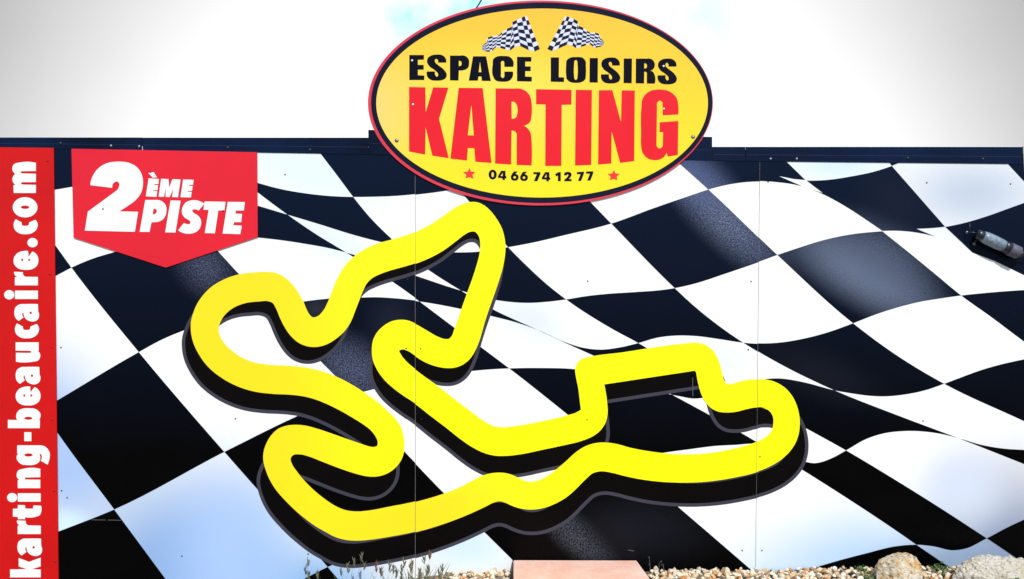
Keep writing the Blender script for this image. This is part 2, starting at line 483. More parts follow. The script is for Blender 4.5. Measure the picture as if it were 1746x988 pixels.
B3 = ln('40,930 100.5,906.3 194.8,869 382.5,770.8 416,754 462.5,730.7 504.5,710.9 621.8,667.8 640.7,663.1 730,645 804.9,632 836.8,629.2 868.3,627.6 923,626.9 980,628.8 1060,645 1146.1,672.6 1162.4,675.7 1178.7,678.7 1197.4,678 1250,660 1303.5,646.6 1327.8,645.4 1369.7,651.7 1422.8,665.6 1457.8,671.7 1485.7,675.2 1509,675.9 1543.9,672.6 1578.8,665.2 1609.8,654.5 1637,644.2 1672,631.4 1706.9,621.4 1746,612.8 1830,600')
B4 = ln('420,1036 517,988 558.8,967 680,925 790,880 900,835 1030,795 1134,771.1 1176.4,765.3 1223,759.5 1253.3,758 1289.3,756 1340,770 1376.3,788.1 1387.9,789.8 1399.6,788.1 1415.8,782.3 1442.6,768.1 1476.4,749 1504.3,739.7 1543.9,735 1578.8,736.2 1609.1,740.9 1632,746.5 1672,758.3 1709.2,764.8 1746,767.2 1830,768')
B5 = ln('1180,1030 1283,1000 1351,979.2 1460,947.8 1474,944.3 1527.6,931.5 1562.5,928.9 1590.5,931.5 1625.4,938.4 1644,936.1 1682.4,918 1718.5,898.9 1746,886 1830,850')
BT = [(-100, 244), (1900, 266)]       # behind the cap flashing
BB = [(-100, 1075), (1900, 1075)]     # below ground
LL = [(-55, 200), (-55, 1200)]
LR = [(EDGE_R, 200), (EDGE_R, 1200)]
def cross(A, Bl):
    for i in range(len(A) - 1):
        ax, ay = A[i]; bx, by = A[i+1]
        for j in range(len(Bl) - 1):
            cx, cy = Bl[j]; dx, dy = Bl[j+1]
            den = (bx-ax)*(dy-cy) - (by-ay)*(dx-cx)
            if abs(den) < 1e-12: continue
            s = ((cx-ax)*(dy-cy) - (cy-ay)*(dx-cx)) / den
            t = ((cx-ax)*(by-ay) - (cy-ay)*(bx-ax)) / den
            if -1e-9 <= s <= 1 + 1e-9 and -1e-9 <= t <= 1 + 1e-9:
                return i + s, j + t, (ax + s*(bx-ax), ay + s*(by-ay))
    raise ValueError('lines do not cross %s %s' % (A[0], Bl[0]))
def part_of(line, a, b):
    """points strictly between parameters a and b"""
    if a <= b:
        return [line[k] for k in range(int(math.floor(a)) + 1, int(math.ceil(b))) if a < k < b]
    return part_of(line, b, a)[::-1]
def cell(la, lb, bt, bb):
    a0, t0, p0 = cross(la, bt); b0, t1, p1 = cross(lb, bt)
    b1, u1, p2 = cross(lb, bb); a1, u0, p3 = cross(la, bb)
    return [p0] + part_of(bt, t0, t1) + [p1] + part_of(lb, b0, b1) + [p2] + part_of(bb, u1, u0) + [p3] + part_of(la, a1, a0)
cells = [
    cell(L1, L2, B1, B2),
    cell(L1, L2, B3, B4),
    cell(L2, Ld, B2, B3),
    cell(L2, Ld, B4, BB),
    cell(Ld, Le, Bm1, B0),
    cell(Ld, Le, B1, B2),
    cell(Ld, Le, B3, B4),
    cell(Le, Le2, BT, Bm1),
    cell(Le, Le2, B0, B1),
    cell(Le, Le2, B2, B3),
    cell(Le, Le2, B4, B5),
    cell(Le2, Lf, BT, B0),
    cell(Le2, Lf, B1, B2),
    cell(Le2, Lf, B3, B4),
    cell(Lf, Lg, B0, B1),
    cell(Lf, Lg, B2, B3),
    cell(Lg, Lh, B1, B2),
]
cells.append([(60, 374), (97, 422), (121.9, 456.6), (97, 469.8), (60, 489)])
# left of the flag: black below the pennant's left, between its lines
def run(line, p, q):
    """piece of a line between two x positions"""
    seq = [pt for pt in line if min(p, q) <= pt[0] <= max(p, q)]
    return seq if p <= q else seq[::-1]
x12 = cross(L2, B1); x0d = cross(Ld, B0); x1d = cross(Ld, B1)
cells.append([(400, 339)] + run(B0, 401, 490) + [x0d[2]] + part_of(Ld, x0d[0], x1d[0]) + [x1d[2]] + run(B1, 589, 360) + [x12[2]] + [(330, 385)])
a2 = cross(L1, B2); a3 = cross(L1, B3); a4 = cross(L0, B3)
cells.append([(40, 717)] + run(B2, 41, 236) + [a2[2]] + part_of(L1, a2[0], a3[0]) + [a3[2]] + run(B3, 382, 195) + [a4[2]] + run(L0, 194, 41) + [(40, 662)])
cells.append([(60, 922)] + run(B3, 61, 194) + [a4[2]] + run(L0, 195, 345) + [(-55, 1072), (-55, 922)])
k45 = cross(L1, B4)
cells.append([k45[2]] + run(L1, 560, 640) + [(400, 1062), (425, 1034)] + run(B4, 426, 558))
kb = cross(Le, B5)
cells.append(run(B5, 1285, 1562) + [kb[2]] + run(Le, 1563, 1740) + [(1740, 1072), (1285, 1072)])
kc = cross(Le2, B5)
cells.append([kc[2]] + run(B5, 1684, EDGE_R - 1) + [(EDGE_R, 882), (EDGE_R, 966.4)] + run(Le2, EDGE_R - 1, 1683))
kd = cross(Lg, B3)
cells.append([kd[2]] + run(B3, 1611, EDGE_R - 1) + [(EDGE_R, 611.8), (EDGE_R, 722.1)] + run(Lg, EDGE_R - 1, 1611))
ke = cross(Lh, B2)
cells.append([ke[2]] + run(B2, 1640, EDGE_R - 1) + [(EDGE_R, 494.4), (EDGE_R, 587.5)] + run(Lh, EDGE_R - 1, 1640))
kf = (1637.5, 748.6)
cells.append([kf] + run(B4, 1642, EDGE_R - 1) + [(EDGE_R, 767.2), (EDGE_R, 794.6)] + run(Lf, EDGE_R - 1, 1640))
# upper left corner between banner and pennant
cells.append([(-55, 244), (190, 246), (190, 305)] + closed(parse('124,318.7 94.1,323.8'))[:2] + [(-55, 352)])
# folded corner, upper right: the cell above B0, the hooked cell, the cells at the right edge
g0 = cross(Lg, B0)
cells.append([g0[2]] + run(B0, 1209, 1366) + [(1367.3, 317.5), (1327.8, 300.3), (1339.4, 302.5), (1353.4, 305.4), (1373.2, 307.0), (1341.3, 276.1), (1314, 255), (1132, 255)] + run(Lg, 1134, 1207))
cells.append(closed(parse('1372.8,319.9 1403,329.4 1375.1,308 ~1392.6,308 ~1415.8,306.4 ~1450.8,301 ~1485.7,294 1520.6,283.1 1611.4,386.7 ~1597.5,388.3 ~1578.8,389.6 1562.5,390.2 1595.1,403.7 ~1555.5,395.6 ~1532.3,393.7 1504.6,393.9 ~1478.7,376.2 ~1453.1,359.2 ~1422.8,341.3 ~1403,331.2')))
cells.append([(1501, 258), (1520.6, 283.0), (1534.6, 277.3), (1560, 260)])
cells.append([(1700, 262), (1718.5, 280), (EDGE_R, 318), (EDGE_R, 262)])
cells.append(closed(parse('1611.6,387 ~1646.3,379.7 ~1683.6,368.5 ~1718.5,356 1754,343.2 1754,473.2 1695.2,444.9 1658,430.9')))

panels_u = [(-60, 101.0, None), (102.0, 707.5, 0), (708.6, 1295.3, 1), (1296.3, EDGE_R, 2)]
def seam_u(k, v):
    ut, ub = SEAMS[k]
    return ut + (ub - ut) * (v - 240) / 748.0
TOPV = [(-60, 238), (628, 238), (1214, 254), (EDGE_R, 254)]
STEP = (0.0, 0.0, 0.9, 0.2)
PANELS = [(None, 0), (0, 1), (1, 2), (2, None)]
for (ka, kb_) in PANELS:
    bm = bmesh.new()
    def ed(k, v, side, default):
        return default if k is None else seam_u(k, v) + side * 0.38
    v0, v1 = 250, 1072
    quad = [(ed(ka, v0, 1, -60), v0), (ed(kb_, v0, -1, EDGE_R), v0), (ed(kb_, v1, -1, EDGE_R), v1), (ed(ka, v1, 1, -60), v1)]
    add_flat(bm, [quad], 0.0, 0, depth=0.004)
    tmp = bmesh.new()
    dv = STEP[0 if kb_ == 0 else (1 if kb_ == 1 else (2 if kb_ == 2 else 3))]
    for c in cells:
        add_flat(tmp, [[(u, v + dv) for (u, v) in c]], 0.0007, 1)
    # keep only what lies on this panel
    for (k, side) in ((ka, 1), (kb_, -1)):
        if k is None: continue
        p0 = W(seam_u(k, 240) + side * 0.38, 240); p1 = W(seam_u(k, 988) + side * 0.38, 988)
        d = Vector((p1[0] - p0[0], 0, p1[1] - p0[1]))
        no = Vector((d.z, 0, -d.x)).normalized()
        if no.x * side < 0: no = -no       # points into the panel
        bmesh.ops.bisect_plane(tmp, geom=tmp.verts[:] + tmp.edges[:] + tmp.faces[:], dist=1e-7,
                               plane_co=Vector((p0[0], 0, p0[1])), plane_no=no, clear_inner=True)
    me_t = bpy.data.meshes.new('tmp'); tmp.to_mesh(me_t); tmp.free()
    bm.from_mesh(me_t); bpy.data.meshes.remove(me_t)
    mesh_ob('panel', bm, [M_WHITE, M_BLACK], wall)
# aluminium rails behind the joints, and the frame that carries the sheets
for (ut, ub) in SEAMS:
    bm = bmesh.new(); x = W((ut + ub) / 2, 0)[0]
    add_box(bm, (x - 0.03, 0.0045, W(0, 1070)[1]), (x + 0.03, 0.02, W(0, 252)[1]))
    mesh_ob('joint_rail', bm, M_SEAM, wall)
for u in (20, 400, 800, 1200, 1560, 1735):
    bm = bmesh.new(); x = W(u, 0)[0]
    add_box(bm, (x - 0.04, 0.024, -0.3), (x + 0.04, 0.104, W(0, 262)[1]))
    mesh_ob('post', bm, M_STEEL, wall)
bm = bmesh.new()
add_flat(bm, [[(1743.4, 250), (1758, 250), (1758, 303), (1746.5, 303)]], 0.0045, 0, depth=0.02)
mesh_ob('corner_trim', bm, M_BEIGE, wall)

# cap flashing along the top
def band(u): # lower edge of the flashing
    pts = [(-60, 251.6), (440, 260.5), (546, 262.3), (1160, 273), (1341, 276.1), (1718.5, 280), (1760, 281)]
    for (a, b) in zip(pts, pts[1:]):
        if a[0] <= u <= b[0]: return a[1] + (b[1] - a[1]) * (u - a[0]) / (b[0] - a[0])
    return 281
for (ua, ub, ta, tb) in ((-60, 242.6, 235, 235), (243.8, 627.8, 235.3, 235.3), (628.2, 1214, 222, 234), (1214.4, 1270.6, 251, 251), (1271.4, 1743, 251, 251)):
    bm = bmesh.new()
    us = sorted({ua, ub} | {u for u in (440, 546, 1160, 1341, 1718.5) if ua < u < ub})
    low = [(u, band(u)) for u in us]
    add_flat(bm, [[(ua, ta), (ub, tb)] + low[::-1]], 0.0035, 0, depth=0.03)
    # folded lip
    m = 0.55
    l1 = [(u, ta + (tb - ta) * (u - ua) / (ub - ua)) for u in (ua, ub)]
    mid = [(l1[0][0] + 2, l1[0][1] + (band(ua) - l1[0][1]) * m), (l1[1][0] - 2, l1[1][1] + (band(ub) - l1[1][1]) * m)]
    add_flat(bm, [[mid[0], mid[1], (mid[1][0], mid[1][1] + 0.9), (mid[0][0], mid[0][1] + 0.9)]], 0.0048, 1, depth=0.0012)
    mesh_ob('cap_flashing', bm, [M_NAVY, M_NAVYEDGE], wall)
def dome(name, u, v, r, y, mat, parent, h=0.5):
    bm = bmesh.new()
    x, z = W(u, v); R = r * S
    rings = []
    for k in range(4):
        a = k / 4 * math.pi / 2
        rr, yy = R * math.cos(a), R * h * math.sin(a)
        rings.append([bm.verts.new((x + rr * math.cos(2*math.pi*i/10), -y - yy, z + rr * math.sin(2*math.pi*i/10))) for i in range(10)])
    for k in range(3):
        for i in range(10):
            bm.faces.new((rings[k][i], rings[k][(i+1) % 10], rings[k+1][(i+1) % 10], rings[k+1][i]))
    top = bm.verts.new((x, -y - R * h, z))
    for i in range(10): bm.faces.new((rings[3][i], rings[3][(i+1) % 10], top))
    return mesh_ob(name, bm, mat, parent, smooth=True)
for (u, v, dk) in ((104, 245, 1), (190, 249.2, 0), (238, 250.3, 0), (389, 252.3, 1), (529, 256, 1), (1313.5, 271.5, 0), (1358, 271.5, 0), (1547, 270, 1), (1675, 271.5, 1)):
    dome('bolt', u, v, 2.3, 0.0036, M_BOLTDARK if dk else M_BOLT, wall, 0.9)
for (u, v) in ((486, 298), (1002, 479.7), (1280.5, 480.3), (1275.8, 596.7), (1580, 312), (1723, 314), (1577, 500), (1573.7, 718),
               (1265.4, 939), (1299, 939), (690.8, 712.5), (718.7, 715.5), (401.3, 714.4), (310.2, 948.5), (105.2, 837), (114.6, 849),
               (525.5, 945), (104, 593), (1309.5, 310.5), (695, 476.8), (717.8, 476.8)):
    dome('screw', u, v, 1.35, 0.0008, M_SCREW, wall)

M_SCUFF, _, _ = new_mat('scuff_grey', (0.10, 0.105, 0.12), 0.6, 0.2)
for quad in ([(156, 886.2), (180, 886.5), (180, 887.3), (156, 887.0)], [(184, 886.6), (207, 887.0), (207, 887.8), (184, 887.4)],
             [(1071, 937.6), (1081, 939.4), (1081, 940.3), (1071, 938.5)]):
    bm = bmesh.new(); add_flat(bm, [quad], 0.0011, 0); mesh_ob('scuff', bm, M_SCUFF, wall)
bm = bmesh.new(); add_flat(bm, [[(1180.6, 644), (1181.5, 644), (1181.7, 676), (1180.8, 676)]], 0.0024, 0); mesh_ob('scuff', bm, M_SCUFF, wall)
# the yellow circuit with its black side and grey edge
OUT = '''325.6,560 326.3,546.9 330.1,533.5 336.7,518 346.8,503.5 360.1,490.1 375.7,480.1 393.5,472.3 411.4,467.4 433.6,464.7 455.9,463.9 471,465.6
484,472 497.5,483.8 508,497.8 517.3,514.1 523.1,528.1 529,538 533.6,541.4 541.8,539.5 551.1,530.4 559.2,515.3 565,500.1 573.2,479.2 582.5,461.7
593,447.7 607,434.9 625.6,423.3 644.2,415.4 662.8,410.3 686.1,403.7 709.4,394.8 732.7,382.8 756,367.6 774.6,354.5 788.6,347.3 802.5,344 813,344.4
825.6,349.8 837.3,360.3 847.7,374.2 855.9,389.4 860.1,404.5 861.9,418.5 861,434.8 857,456.9 851.2,476.7 844.2,497.6 834.9,523.5 825.9,551
817,581.5 810,597.8 800.7,611.8 789.1,621.1 775,626.3 761,626.9 742,623.5 723.4,616.2 707,606.1 695.4,598.6 686.1,596.1 681,598.2 683.8,604.9 693.1,616.6
707,628.6 723.4,641 746.7,657.6 774.6,679.4 802.5,700.4 827.5,718.7 841.5,725.8 857.8,727.7 876.4,725.8 923,717.7 969.5,706.8 981.2,703.3'''
OUT_B = '''990.5,697.9 ~989.3,688.6 ~985.8,660.7 ~981.2,637.4 ~980.5,630.4 ~983.5,619.9 ~991.5,611.6 ~1001,608.8 ~1060,600.4 ~1162.4,585.5 ~1188,583.7
~1199.7,586 ~1211.3,593 ~1220.7,604.6 ~1227.6,620.9 ~1231.1,634.9 ~1234.6,648 ~1239.3,653.5 ~1246.3,654 ~1257.9,650.7 ~1274.2,647 ~1292.8,646.2 ~1306,647.2
~1320.8,651.2 ~1337.1,660.5 ~1349.9,674.5 ~1358,690.8 ~1362.2,707.1 ~1363.4,723.4 ~1361.5,739.7 ~1355.7,756 ~1344.1,772.3 ~1327.8,786.3 ~1306.8,797.9
~1285.8,805.6 ~1257.9,812.3 ~1223,818.4 ~1188,821.7 ~1153.1,822.1 ~1118.2,819.9 ~1087.9,815.7 ~1062.7,810.3 ~1041.7,805 ~1023.1,802.9 ~1011.5,805.7
~997.5,817.4 ~981.2,833.7 ~964.9,847.6 ~946.3,858.1 ~927.6,865.1 ~906.7,868.1 ~888.1,866.3 ~871.8,861.1 ~859.5,855.6 ~850.8,853.9 ~841.5,856.3
~827.5,863.2 ~801.9,875.1 ~760,891.4 ~732,900.4 ~706.7,907 ~664.8,915.2 ~629.8,920.5 ~606.6,922.1 ~587.9,920.3 ~571.6,915.6 ~556,907.5 ~540,898.5 ~523.9,887
~490,857 ~467.2,830.2 ~454.4,804.6 ~449,780 ~451,765.6 ~455.6,753.9 ~463.8,741.1 ~474.2,731.8 ~488.2,726.3 ~504.5,724.6 ~520.8,726 ~539.4,730.7
~560.4,737.6 ~588.3,747.4 ~613.9,756.3 ~627.9,760.9 ~637.2,762.4 ~643,760.5 ~644.2,753.9 ~640.7,744.6 ~632.6,734.1 ~620.9,724.8 ~604.6,714.4
~583.7,702.2 ~560.4,690.4 ~539.4,681.8 ~520.8,676.6 ~502.2,673.9 ~460.3,671.4 ~434.6,668 ~404.3,658.5 ~376.4,643.3 ~355.4,625.9 ~339.1,603.8 ~329.8,584'''
IN = '''373,562.5 374.6,553.6 379.1,543.6 389.1,531.8 402.4,522.9 420.3,516.8 442.5,514.3 457,513.8 464.8,516.6 470.6,525.7 477.5,542 485,557
497.5,574.6 511.5,585.9 527.8,591.4 541.8,591.6 558.1,587 574.4,577 588.3,564.1 598.8,547.9 605.8,530.4 613.9,509.4 619.8,494.5 625.6,483.7 634.9,474.5 648.9,467.5
667.5,461 686.1,455.9 709,449 732.7,439.4 756,426.7 779.2,409.5 793.2,399 802.5,394.5 809.5,394.6 815.3,400.2 818.8,413 818.4,427 811.8,454.9
803.7,479.3 795.6,501.5 786.2,528 774.6,561 769.9,573 765.3,577.2 758.3,577.4 746.6,573.5 728,563 707.1,551.3 695.4,546.7 683.8,545.5 667.5,548.3
653.5,556.5 641.9,568.8 636,581.6 634.2,595.6 636,614.2 643,630.5 653.5,645.7 667.5,659.4 686.1,673.6 707.1,687.4 732.7,707.4 760.6,728.5 785,747.9
806.6,762.5 825.2,771.5 843.8,776.2 862.4,776.6 888.1,773.8 923,766.6 957.9,759.2 992.8,750.6 1009.1,744 1023.1,733.6 1032.4,719.6 1035.9,703.3 1035.4,690'''
IN_B = '''1030.1,654.8 1184.6,631.4 1186.9,634.5 ~1190.4,653.6 ~1195,669.8 ~1202,683.8 ~1211.3,694.3 ~1223,700.6 ~1239.3,702.7 ~1255.6,701.3 ~1274.2,696.6
~1289.3,694.1 ~1302.1,695.9 ~1312.6,701.7 ~1318,711.8 ~1318.4,721.1 ~1316.1,732.7 ~1309.1,742 ~1299.8,748.5 ~1285.8,754.3 ~1264.9,760.7 ~1239.3,766.7
~1211.3,771.4 ~1176.4,773.9 ~1141.5,772.8 ~1106.6,768.8 ~1074.3,762.7 ~1048.7,755.9 ~1025.4,753.8 ~1011.5,755.7 ~995.2,761.7 ~981.2,771 ~964.9,785.9
~946.3,801.3 ~930,812.7 ~916,819 ~900,820.2 ~886.9,815.4 ~874.1,809.4 ~860.1,805.7 ~846.1,805.3 ~829.8,808 ~806.6,818 ~783.3,830.2 ~757.5,840.7
~732.3,848.8 ~706.7,855.6 ~664.8,863.9 ~629.8,870.5 ~606.6,872.2 ~587.9,869.6 ~571.6,862.6 ~556,852.5 ~528,829 ~506,803.5 ~498,791.2 ~495.9,781.5 ~499.8,776.3
~511.5,774.9 ~525.5,778 ~546.4,786 ~579,798.6 ~606.6,807.8 ~622.9,811.8 ~639.2,812.9 ~655.5,809.5 ~671.8,799.9 ~683.4,785.9 ~688.8,771
~689.5,757 ~688.2,742.3 ~683.8,728.3 ~674.5,714.4 ~660.5,700.2 ~641.9,684.1 ~621.8,669.7 ~602.3,657.3 ~581.3,646 ~560.4,637 ~539.4,630.6 ~518.5,626.4
~495.2,624 ~460.3,622.2 ~439.2,619.4 ~418.3,612.6 ~399.7,601.4 ~384.5,587.5 ~375.2,572.3'''
sm = lambda t: ' '.join('~' + w for w in t.split())
track_out = closed(parse(sm(OUT) + ' ' + OUT_B), 5)
track_in = closed(parse(sm(IN) + ' ' + IN_B), 5)
def far(p): # the drawn lower copy that gives the circuit its printed depth
    return (p[0] + (p[0] - 851) * 0.0345, p[1] + (p[1] - 60) * 0.054 + 2.5)
def offset(loop, d):
    n = len(loop); out = []
    area = sum(loop[i][0]*loop[(i+1) % n][1] - loop[(i+1) % n][0]*loop[i][1] for i in range(n))
    s = 1 if area > 0 else -1
    for i in range(n):
        a, b = loop[i-2], loop[(i+2) % n]
        dx, dy = b[0]-a[0], b[1]-a[1]; l = math.hypot(dx, dy) or 1
        out.append((loop[i][0] + s * d * dy / l, loop[i][1] - s * d * dx / l))
    return out
f_out = offset(clean([far(p) for p in track_out]), -2.5); f_in = offset(clean([far(p) for p in track_in]), 2.5)
def sheet(name, loops, y, mat, parent, seams=SEAMS):
    bm = bmesh.new()
    add_flat(bm, loops, y, 0)
    if seams:
        cut_seams(bm, seams)
        for v in bm.verts:
            u = 873 + v.co.x / S
            v.co.z -= S * (STEP[3] if u > 1291.5 else (STEP[2] if u > 708.2 else 0.0))
    return mesh_ob(name, bm, mat, parent)
circ = sheet('circuit_map', [track_out, track_in], 0.0028, M_YELLOW, wall)
sheet('printed_edge', [f_out, f_in], 0.0014, M_TRACKGREY, circ)
sheet('printed_side', [offset(f_out, -6.0), offset(f_in, 6.0)], 0.0021, M_TRACKBLACK, circ)
for (u, v) in ((1295.6, 779), (1001, 716), (692.6, 594.5), (717.5, 595)):
    dome('screw', u, v, 1.3, 0.0029, M_SCREW, wall)

# ================================================================== lettering helpers
def letters(parent, label, y, mat, glyphs, name='lettering'):
    bm = bmesh.new()
    for loops in glyphs:
        add_flat(bm, loops, y, 0)
    o = mesh_ob(name, bm, mat, parent)
    return o
def G(frame, *txts):
    ox, oy, sc = frame
    return [closed(parse(t, ox, oy, sc)) for t in txts]
def EL(frame, cx, cy, rx, ry, n=28):
    ox, oy, sc = frame
    return ellipse(ox + cx / sc, oy + cy / sc, rx / sc, ry / sc, n)
def shift(t, dx, dy, x0=0.0, y0=0.0, sx=1.0, sy=1.0):
    out = []
    for w in t.split():
        s = '~' if w[0] == '~' else ''
        x, y = w.lstrip('~').split(',')
        out.append('%s%.2f,%.2f' % (s, x0 + (float(x) - x0) * sx + dx, y0 + (float(y) - y0) * sy + dy))
    return ' '.join(out)

# ================================================================== red banner at the left
ban = thing('banner_sign', 'tall narrow red banner board with a white web address reading upwards', 'banner', (0, 0, 0))
bm = bmesh.new()
add_flat(bm, [[(-45, 251), (0, 251.8), (93, 253), (101.2, 1000), (101.8, 1064), (-45, 1064)]], 0.0085, 0, depth=0.0045)
mesh_ob('board', bm, M_BANNER, ban)
q = 639 / 110.0
F1, F2, F3, F4, F5 = (0, 260, q), (0, 400, q), (0, 540, q), (0, 680, q), (0, 818, q)
g_c = '165,665 225,697 ~228,722 ~260,730 ~292,722 297,697 360,670 ~383,715 ~370,765 ~325,802 ~265,813 ~200,803 ~155,765 ~145,715'
g_a = '385,690 388,765 ~397,800 ~385,840 ~345,862 ~295,855 ~258,828 ~245,797 ~238,771 ~230,788 243,821 195,857 ~160,820 ~152,770 ~165,720 ~205,693 ~260,690'
g_e = '288,165 292,222 330,170 ~375,205 ~390,255 ~375,310 ~325,345 ~265,352 ~195,340 ~150,295 ~147,235 ~185,185 ~240,166'
g_e1, g_e2 = '238,240 ~215,253 238,267', '290,240 ~312,253 290,267'
g_r = '385,422 385,505 157,505 157,425 178,418 ~155,400 150,370 238,375 ~242,405 265,420'
def a_at(f, dx, dy): return G(f, shift(g_a, dx, dy)) + [EL(f, 313 + dx, 777 + dy, 12, 13, 14)]
def e_at(f, dx, dy): return G(f, shift(g_e, dx, dy), shift(g_e1, dx, dy), shift(g_e2, dx, dy))
addr = [
    G(F1, '365,107 365,188 230,190 ~212,200 230,212 365,215 365,298 235,298 ~215,310 235,322 365,325 365,405 145,405 143,330 163,322 ~137,295 ~133,265 ~145,232 163,216 ~137,190 ~132,155 ~150,120 ~205,104'),
    [EL(F1, 258, 547, 122, 100, 48), EL(F1, 258, 546, 42, 17)],
    G(F1, g_c),
    [EL(F1, 332, 896, 51, 46)],
    e_at(F2, 0, 0),
    G(F2, g_r),
    G(F2, '158,557 385,557 385,640 158,640'), [EL(F2, 101, 598, 50, 46)],
    a_at(F2, 0, 0),
    G(F3, shift(g_c, 13, -597)),
    G(F3, '165,255 392,255 393,338 380,340 ~405,365 ~407,400 ~385,435 ~340,446 168,447 168,358 300,360 ~322,350 300,338 165,337'),
    a_at(F3, 13, -192),
    e_at(F3, 21, 527),
    G(F4, '88,208 180,210 ~170,165 ~195,115 ~245,95 ~300,93 ~370,105 ~410,150 ~408,185 395,208 405,210 403,290 88,290') + [EL(F4, 290, 192, 40, 15)],
    G(F4, '250,330 320,330 320,418 250,418'),
    G(F4, '180,460 400,460 ~460,475 ~500,530 ~500,590 480,650 412,612 ~425,580 ~415,548 398,543 ~408,580 ~395,625 ~345,652 ~285,655 ~215,643 ~178,600 ~175,565 195,543 180,542') + [EL(F4, 292, 555, 42, 16)],
    G(F4, '408,692 408,775 265,778 ~255,788 265,798 408,800 408,883 186,883 186,803 205,800 ~178,775 ~175,745 ~190,710 ~240,692'),
    G(F5, '186,132 412,132 412,215 186,215'), [EL(F5, 130, 175, 50, 45)],
    G(F5, '258,250 260,283 335,285 342,252 415,255 ~420,300 ~405,345 ~360,365 258,368 258,388 188,388 186,365 138,363 138,285 186,283 186,248'),
    G(F5, shift(g_r, 28, 30)),
    a_at(F5, 30, -110),
    G(F5, '110,885 275,882 195,855 195,772 297,810 412,768 412,855 325,882 413,886 413,964 110,964'),
]
letters(ban, 'white web address', 0.0092, M_LETTERWHITE, addr)
for (u, v) in ((82.6, 275), (87, 467.5), (89.5, 592), (90.3, 715), (93.9, 836.5), (95.6, 956.5)):
    dome('screw', u, v, 1.9, 0.0086, M_SCREWRED, ban)

# ================================================================== red pennant panel
pen = thing('pennant_sign', 'red plate with a pointed bottom edge announcing the second track in white', 'sign', (0, 0, 0))
bm = bmesh.new()
add_flat(bm, [[(123, 254.3), (439.2, 260.2), (440, 404.7), (283.4, 456.6), (126.5, 405.7)]], 0.0072, 0, depth=0.0035)
mesh_ob('plate', bm, M_RED, pen)
Q1, Q2 = (120, 250, 6.175), (235, 280, 7.6)
two = [G(Q1, '217,410 ~240,320 ~300,235 ~390,180 ~500,163 ~610,172 ~700,215 ~755,290 ~772,380 ~755,480 ~700,560 ~620,622 520,685 720,690 686,900 160,888 192,688 490,470 ~520,425 ~520,388 ~492,370 ~462,387 448,438')]
letters(pen, 'large numeral', 0.008, M_LETTERWHITE, two, 'numeral')
eme = [
    G(Q2, '145,118 215,108 255,175 200,178'),
    G(Q2, '148,188 280,196 275,262 225,262 222,275 270,277 262,342 210,340 207,352 260,354 250,428 112,420'),
    G(Q2, '310,194 405,198 415,310 455,200 562,203 528,432 452,430 468,322 420,430 368,428 370,318 345,428 278,425'),
    G(Q2, '595,203 730,208 722,272 672,272 669,285 718,287 710,350 658,350 655,362 705,364 695,435 560,432'),
]
letters(pen, 'small word', 0.008, M_LETTERWHITE, eme)
piste = [
    G(Q2, '105,468 240,468 ~320,485 ~370,540 ~378,620 ~350,700 ~290,745 ~230,755 185,758 160,882 32,880', '212,580 ~240,585 ~255,610 ~240,642 ~215,655 200,655'),
    G(Q2, '432,475 562,477 495,890 362,887'),
    G(Q2, '868,518 795,605 ~755,590 ~725,590 ~712,608 ~730,635 ~780,665 ~820,715 ~825,790 ~795,855 ~730,895 ~650,905 ~580,890 530,860 605,765 ~640,780 ~680,778 ~690,755 ~670,730 ~620,700 ~580,640 ~585,570 ~625,505 ~700,473 ~790,478'),
    G(Q2, '873,487 1143,492 1128,605 1050,602 1005,900 875,896 925,597 858,595'),
    G(Q2, '1172,493 1393,495 1380,605 1275,605 1270,645 1357,648 1345,755 1252,755 1245,795 1352,800 1335,910 1105,903'),
]
letters(pen, 'large word', 0.008, M_LETTERWHITE, piste)
for (u, v) in ((176.8, 357), (257.3, 294), (381.4, 360)):
    dome('screw', u, v, 1.5, 0.0081, M_SCREW, pen)

# ================================================================== oval sign
ov = thing('oval_sign', 'yellow oval sign with a red and black rim over the top edge of the hoarding', 'sign', (0, 0, 0))
Y0 = 0.0092
bm = bmesh.new()
add_flat(bm, [ellipse(921.4, 176.5, 293.6, 174.4, 160)], Y0, 0, depth=0.0055)
mesh_ob('board', bm, M_OVALRED, ov)
bm = bmesh.new(); add_flat(bm, [ellipse(923.6, 176.1, 290.4, 170.7, 160), ellipse(924.2, 176.7, 282.2, 160.8, 160)], Y0 + 0.0006, 0)
mesh_ob('rim', bm, M_OVALBLACK, ov)
bm = bmesh.new(); add_flat(bm, [ellipse(924.2, 176.7, 282.2, 160.8, 160)], Y0 + 0.0006, 0)
mesh_ob('face', bm, M_OVALYELLOW, ov)
YL = Y0 + 0.0012
R2, R3 = (620, 0, 5.8133), (920, 0, 5.8133)
g_S = '820,628 738,628 ~736,600 ~722,590 ~708,602 ~712,625 ~745,655 ~800,700 ~826,750 ~812,785 ~775,802 ~725,806 ~665,797 ~635,770 628,715 712,715 ~714,755 ~727,767 ~740,755 ~738,735 ~710,705 ~655,665 ~630,620 ~640,580 ~675,556 ~722,548 ~785,556 ~815,585'
def s_at(x0, x1, y0, y1): return shift(g_S, x0 - 628, y0 - 548, 628, 548, (x1 - x0) / 198.0, (y1 - y0) / 258.0)
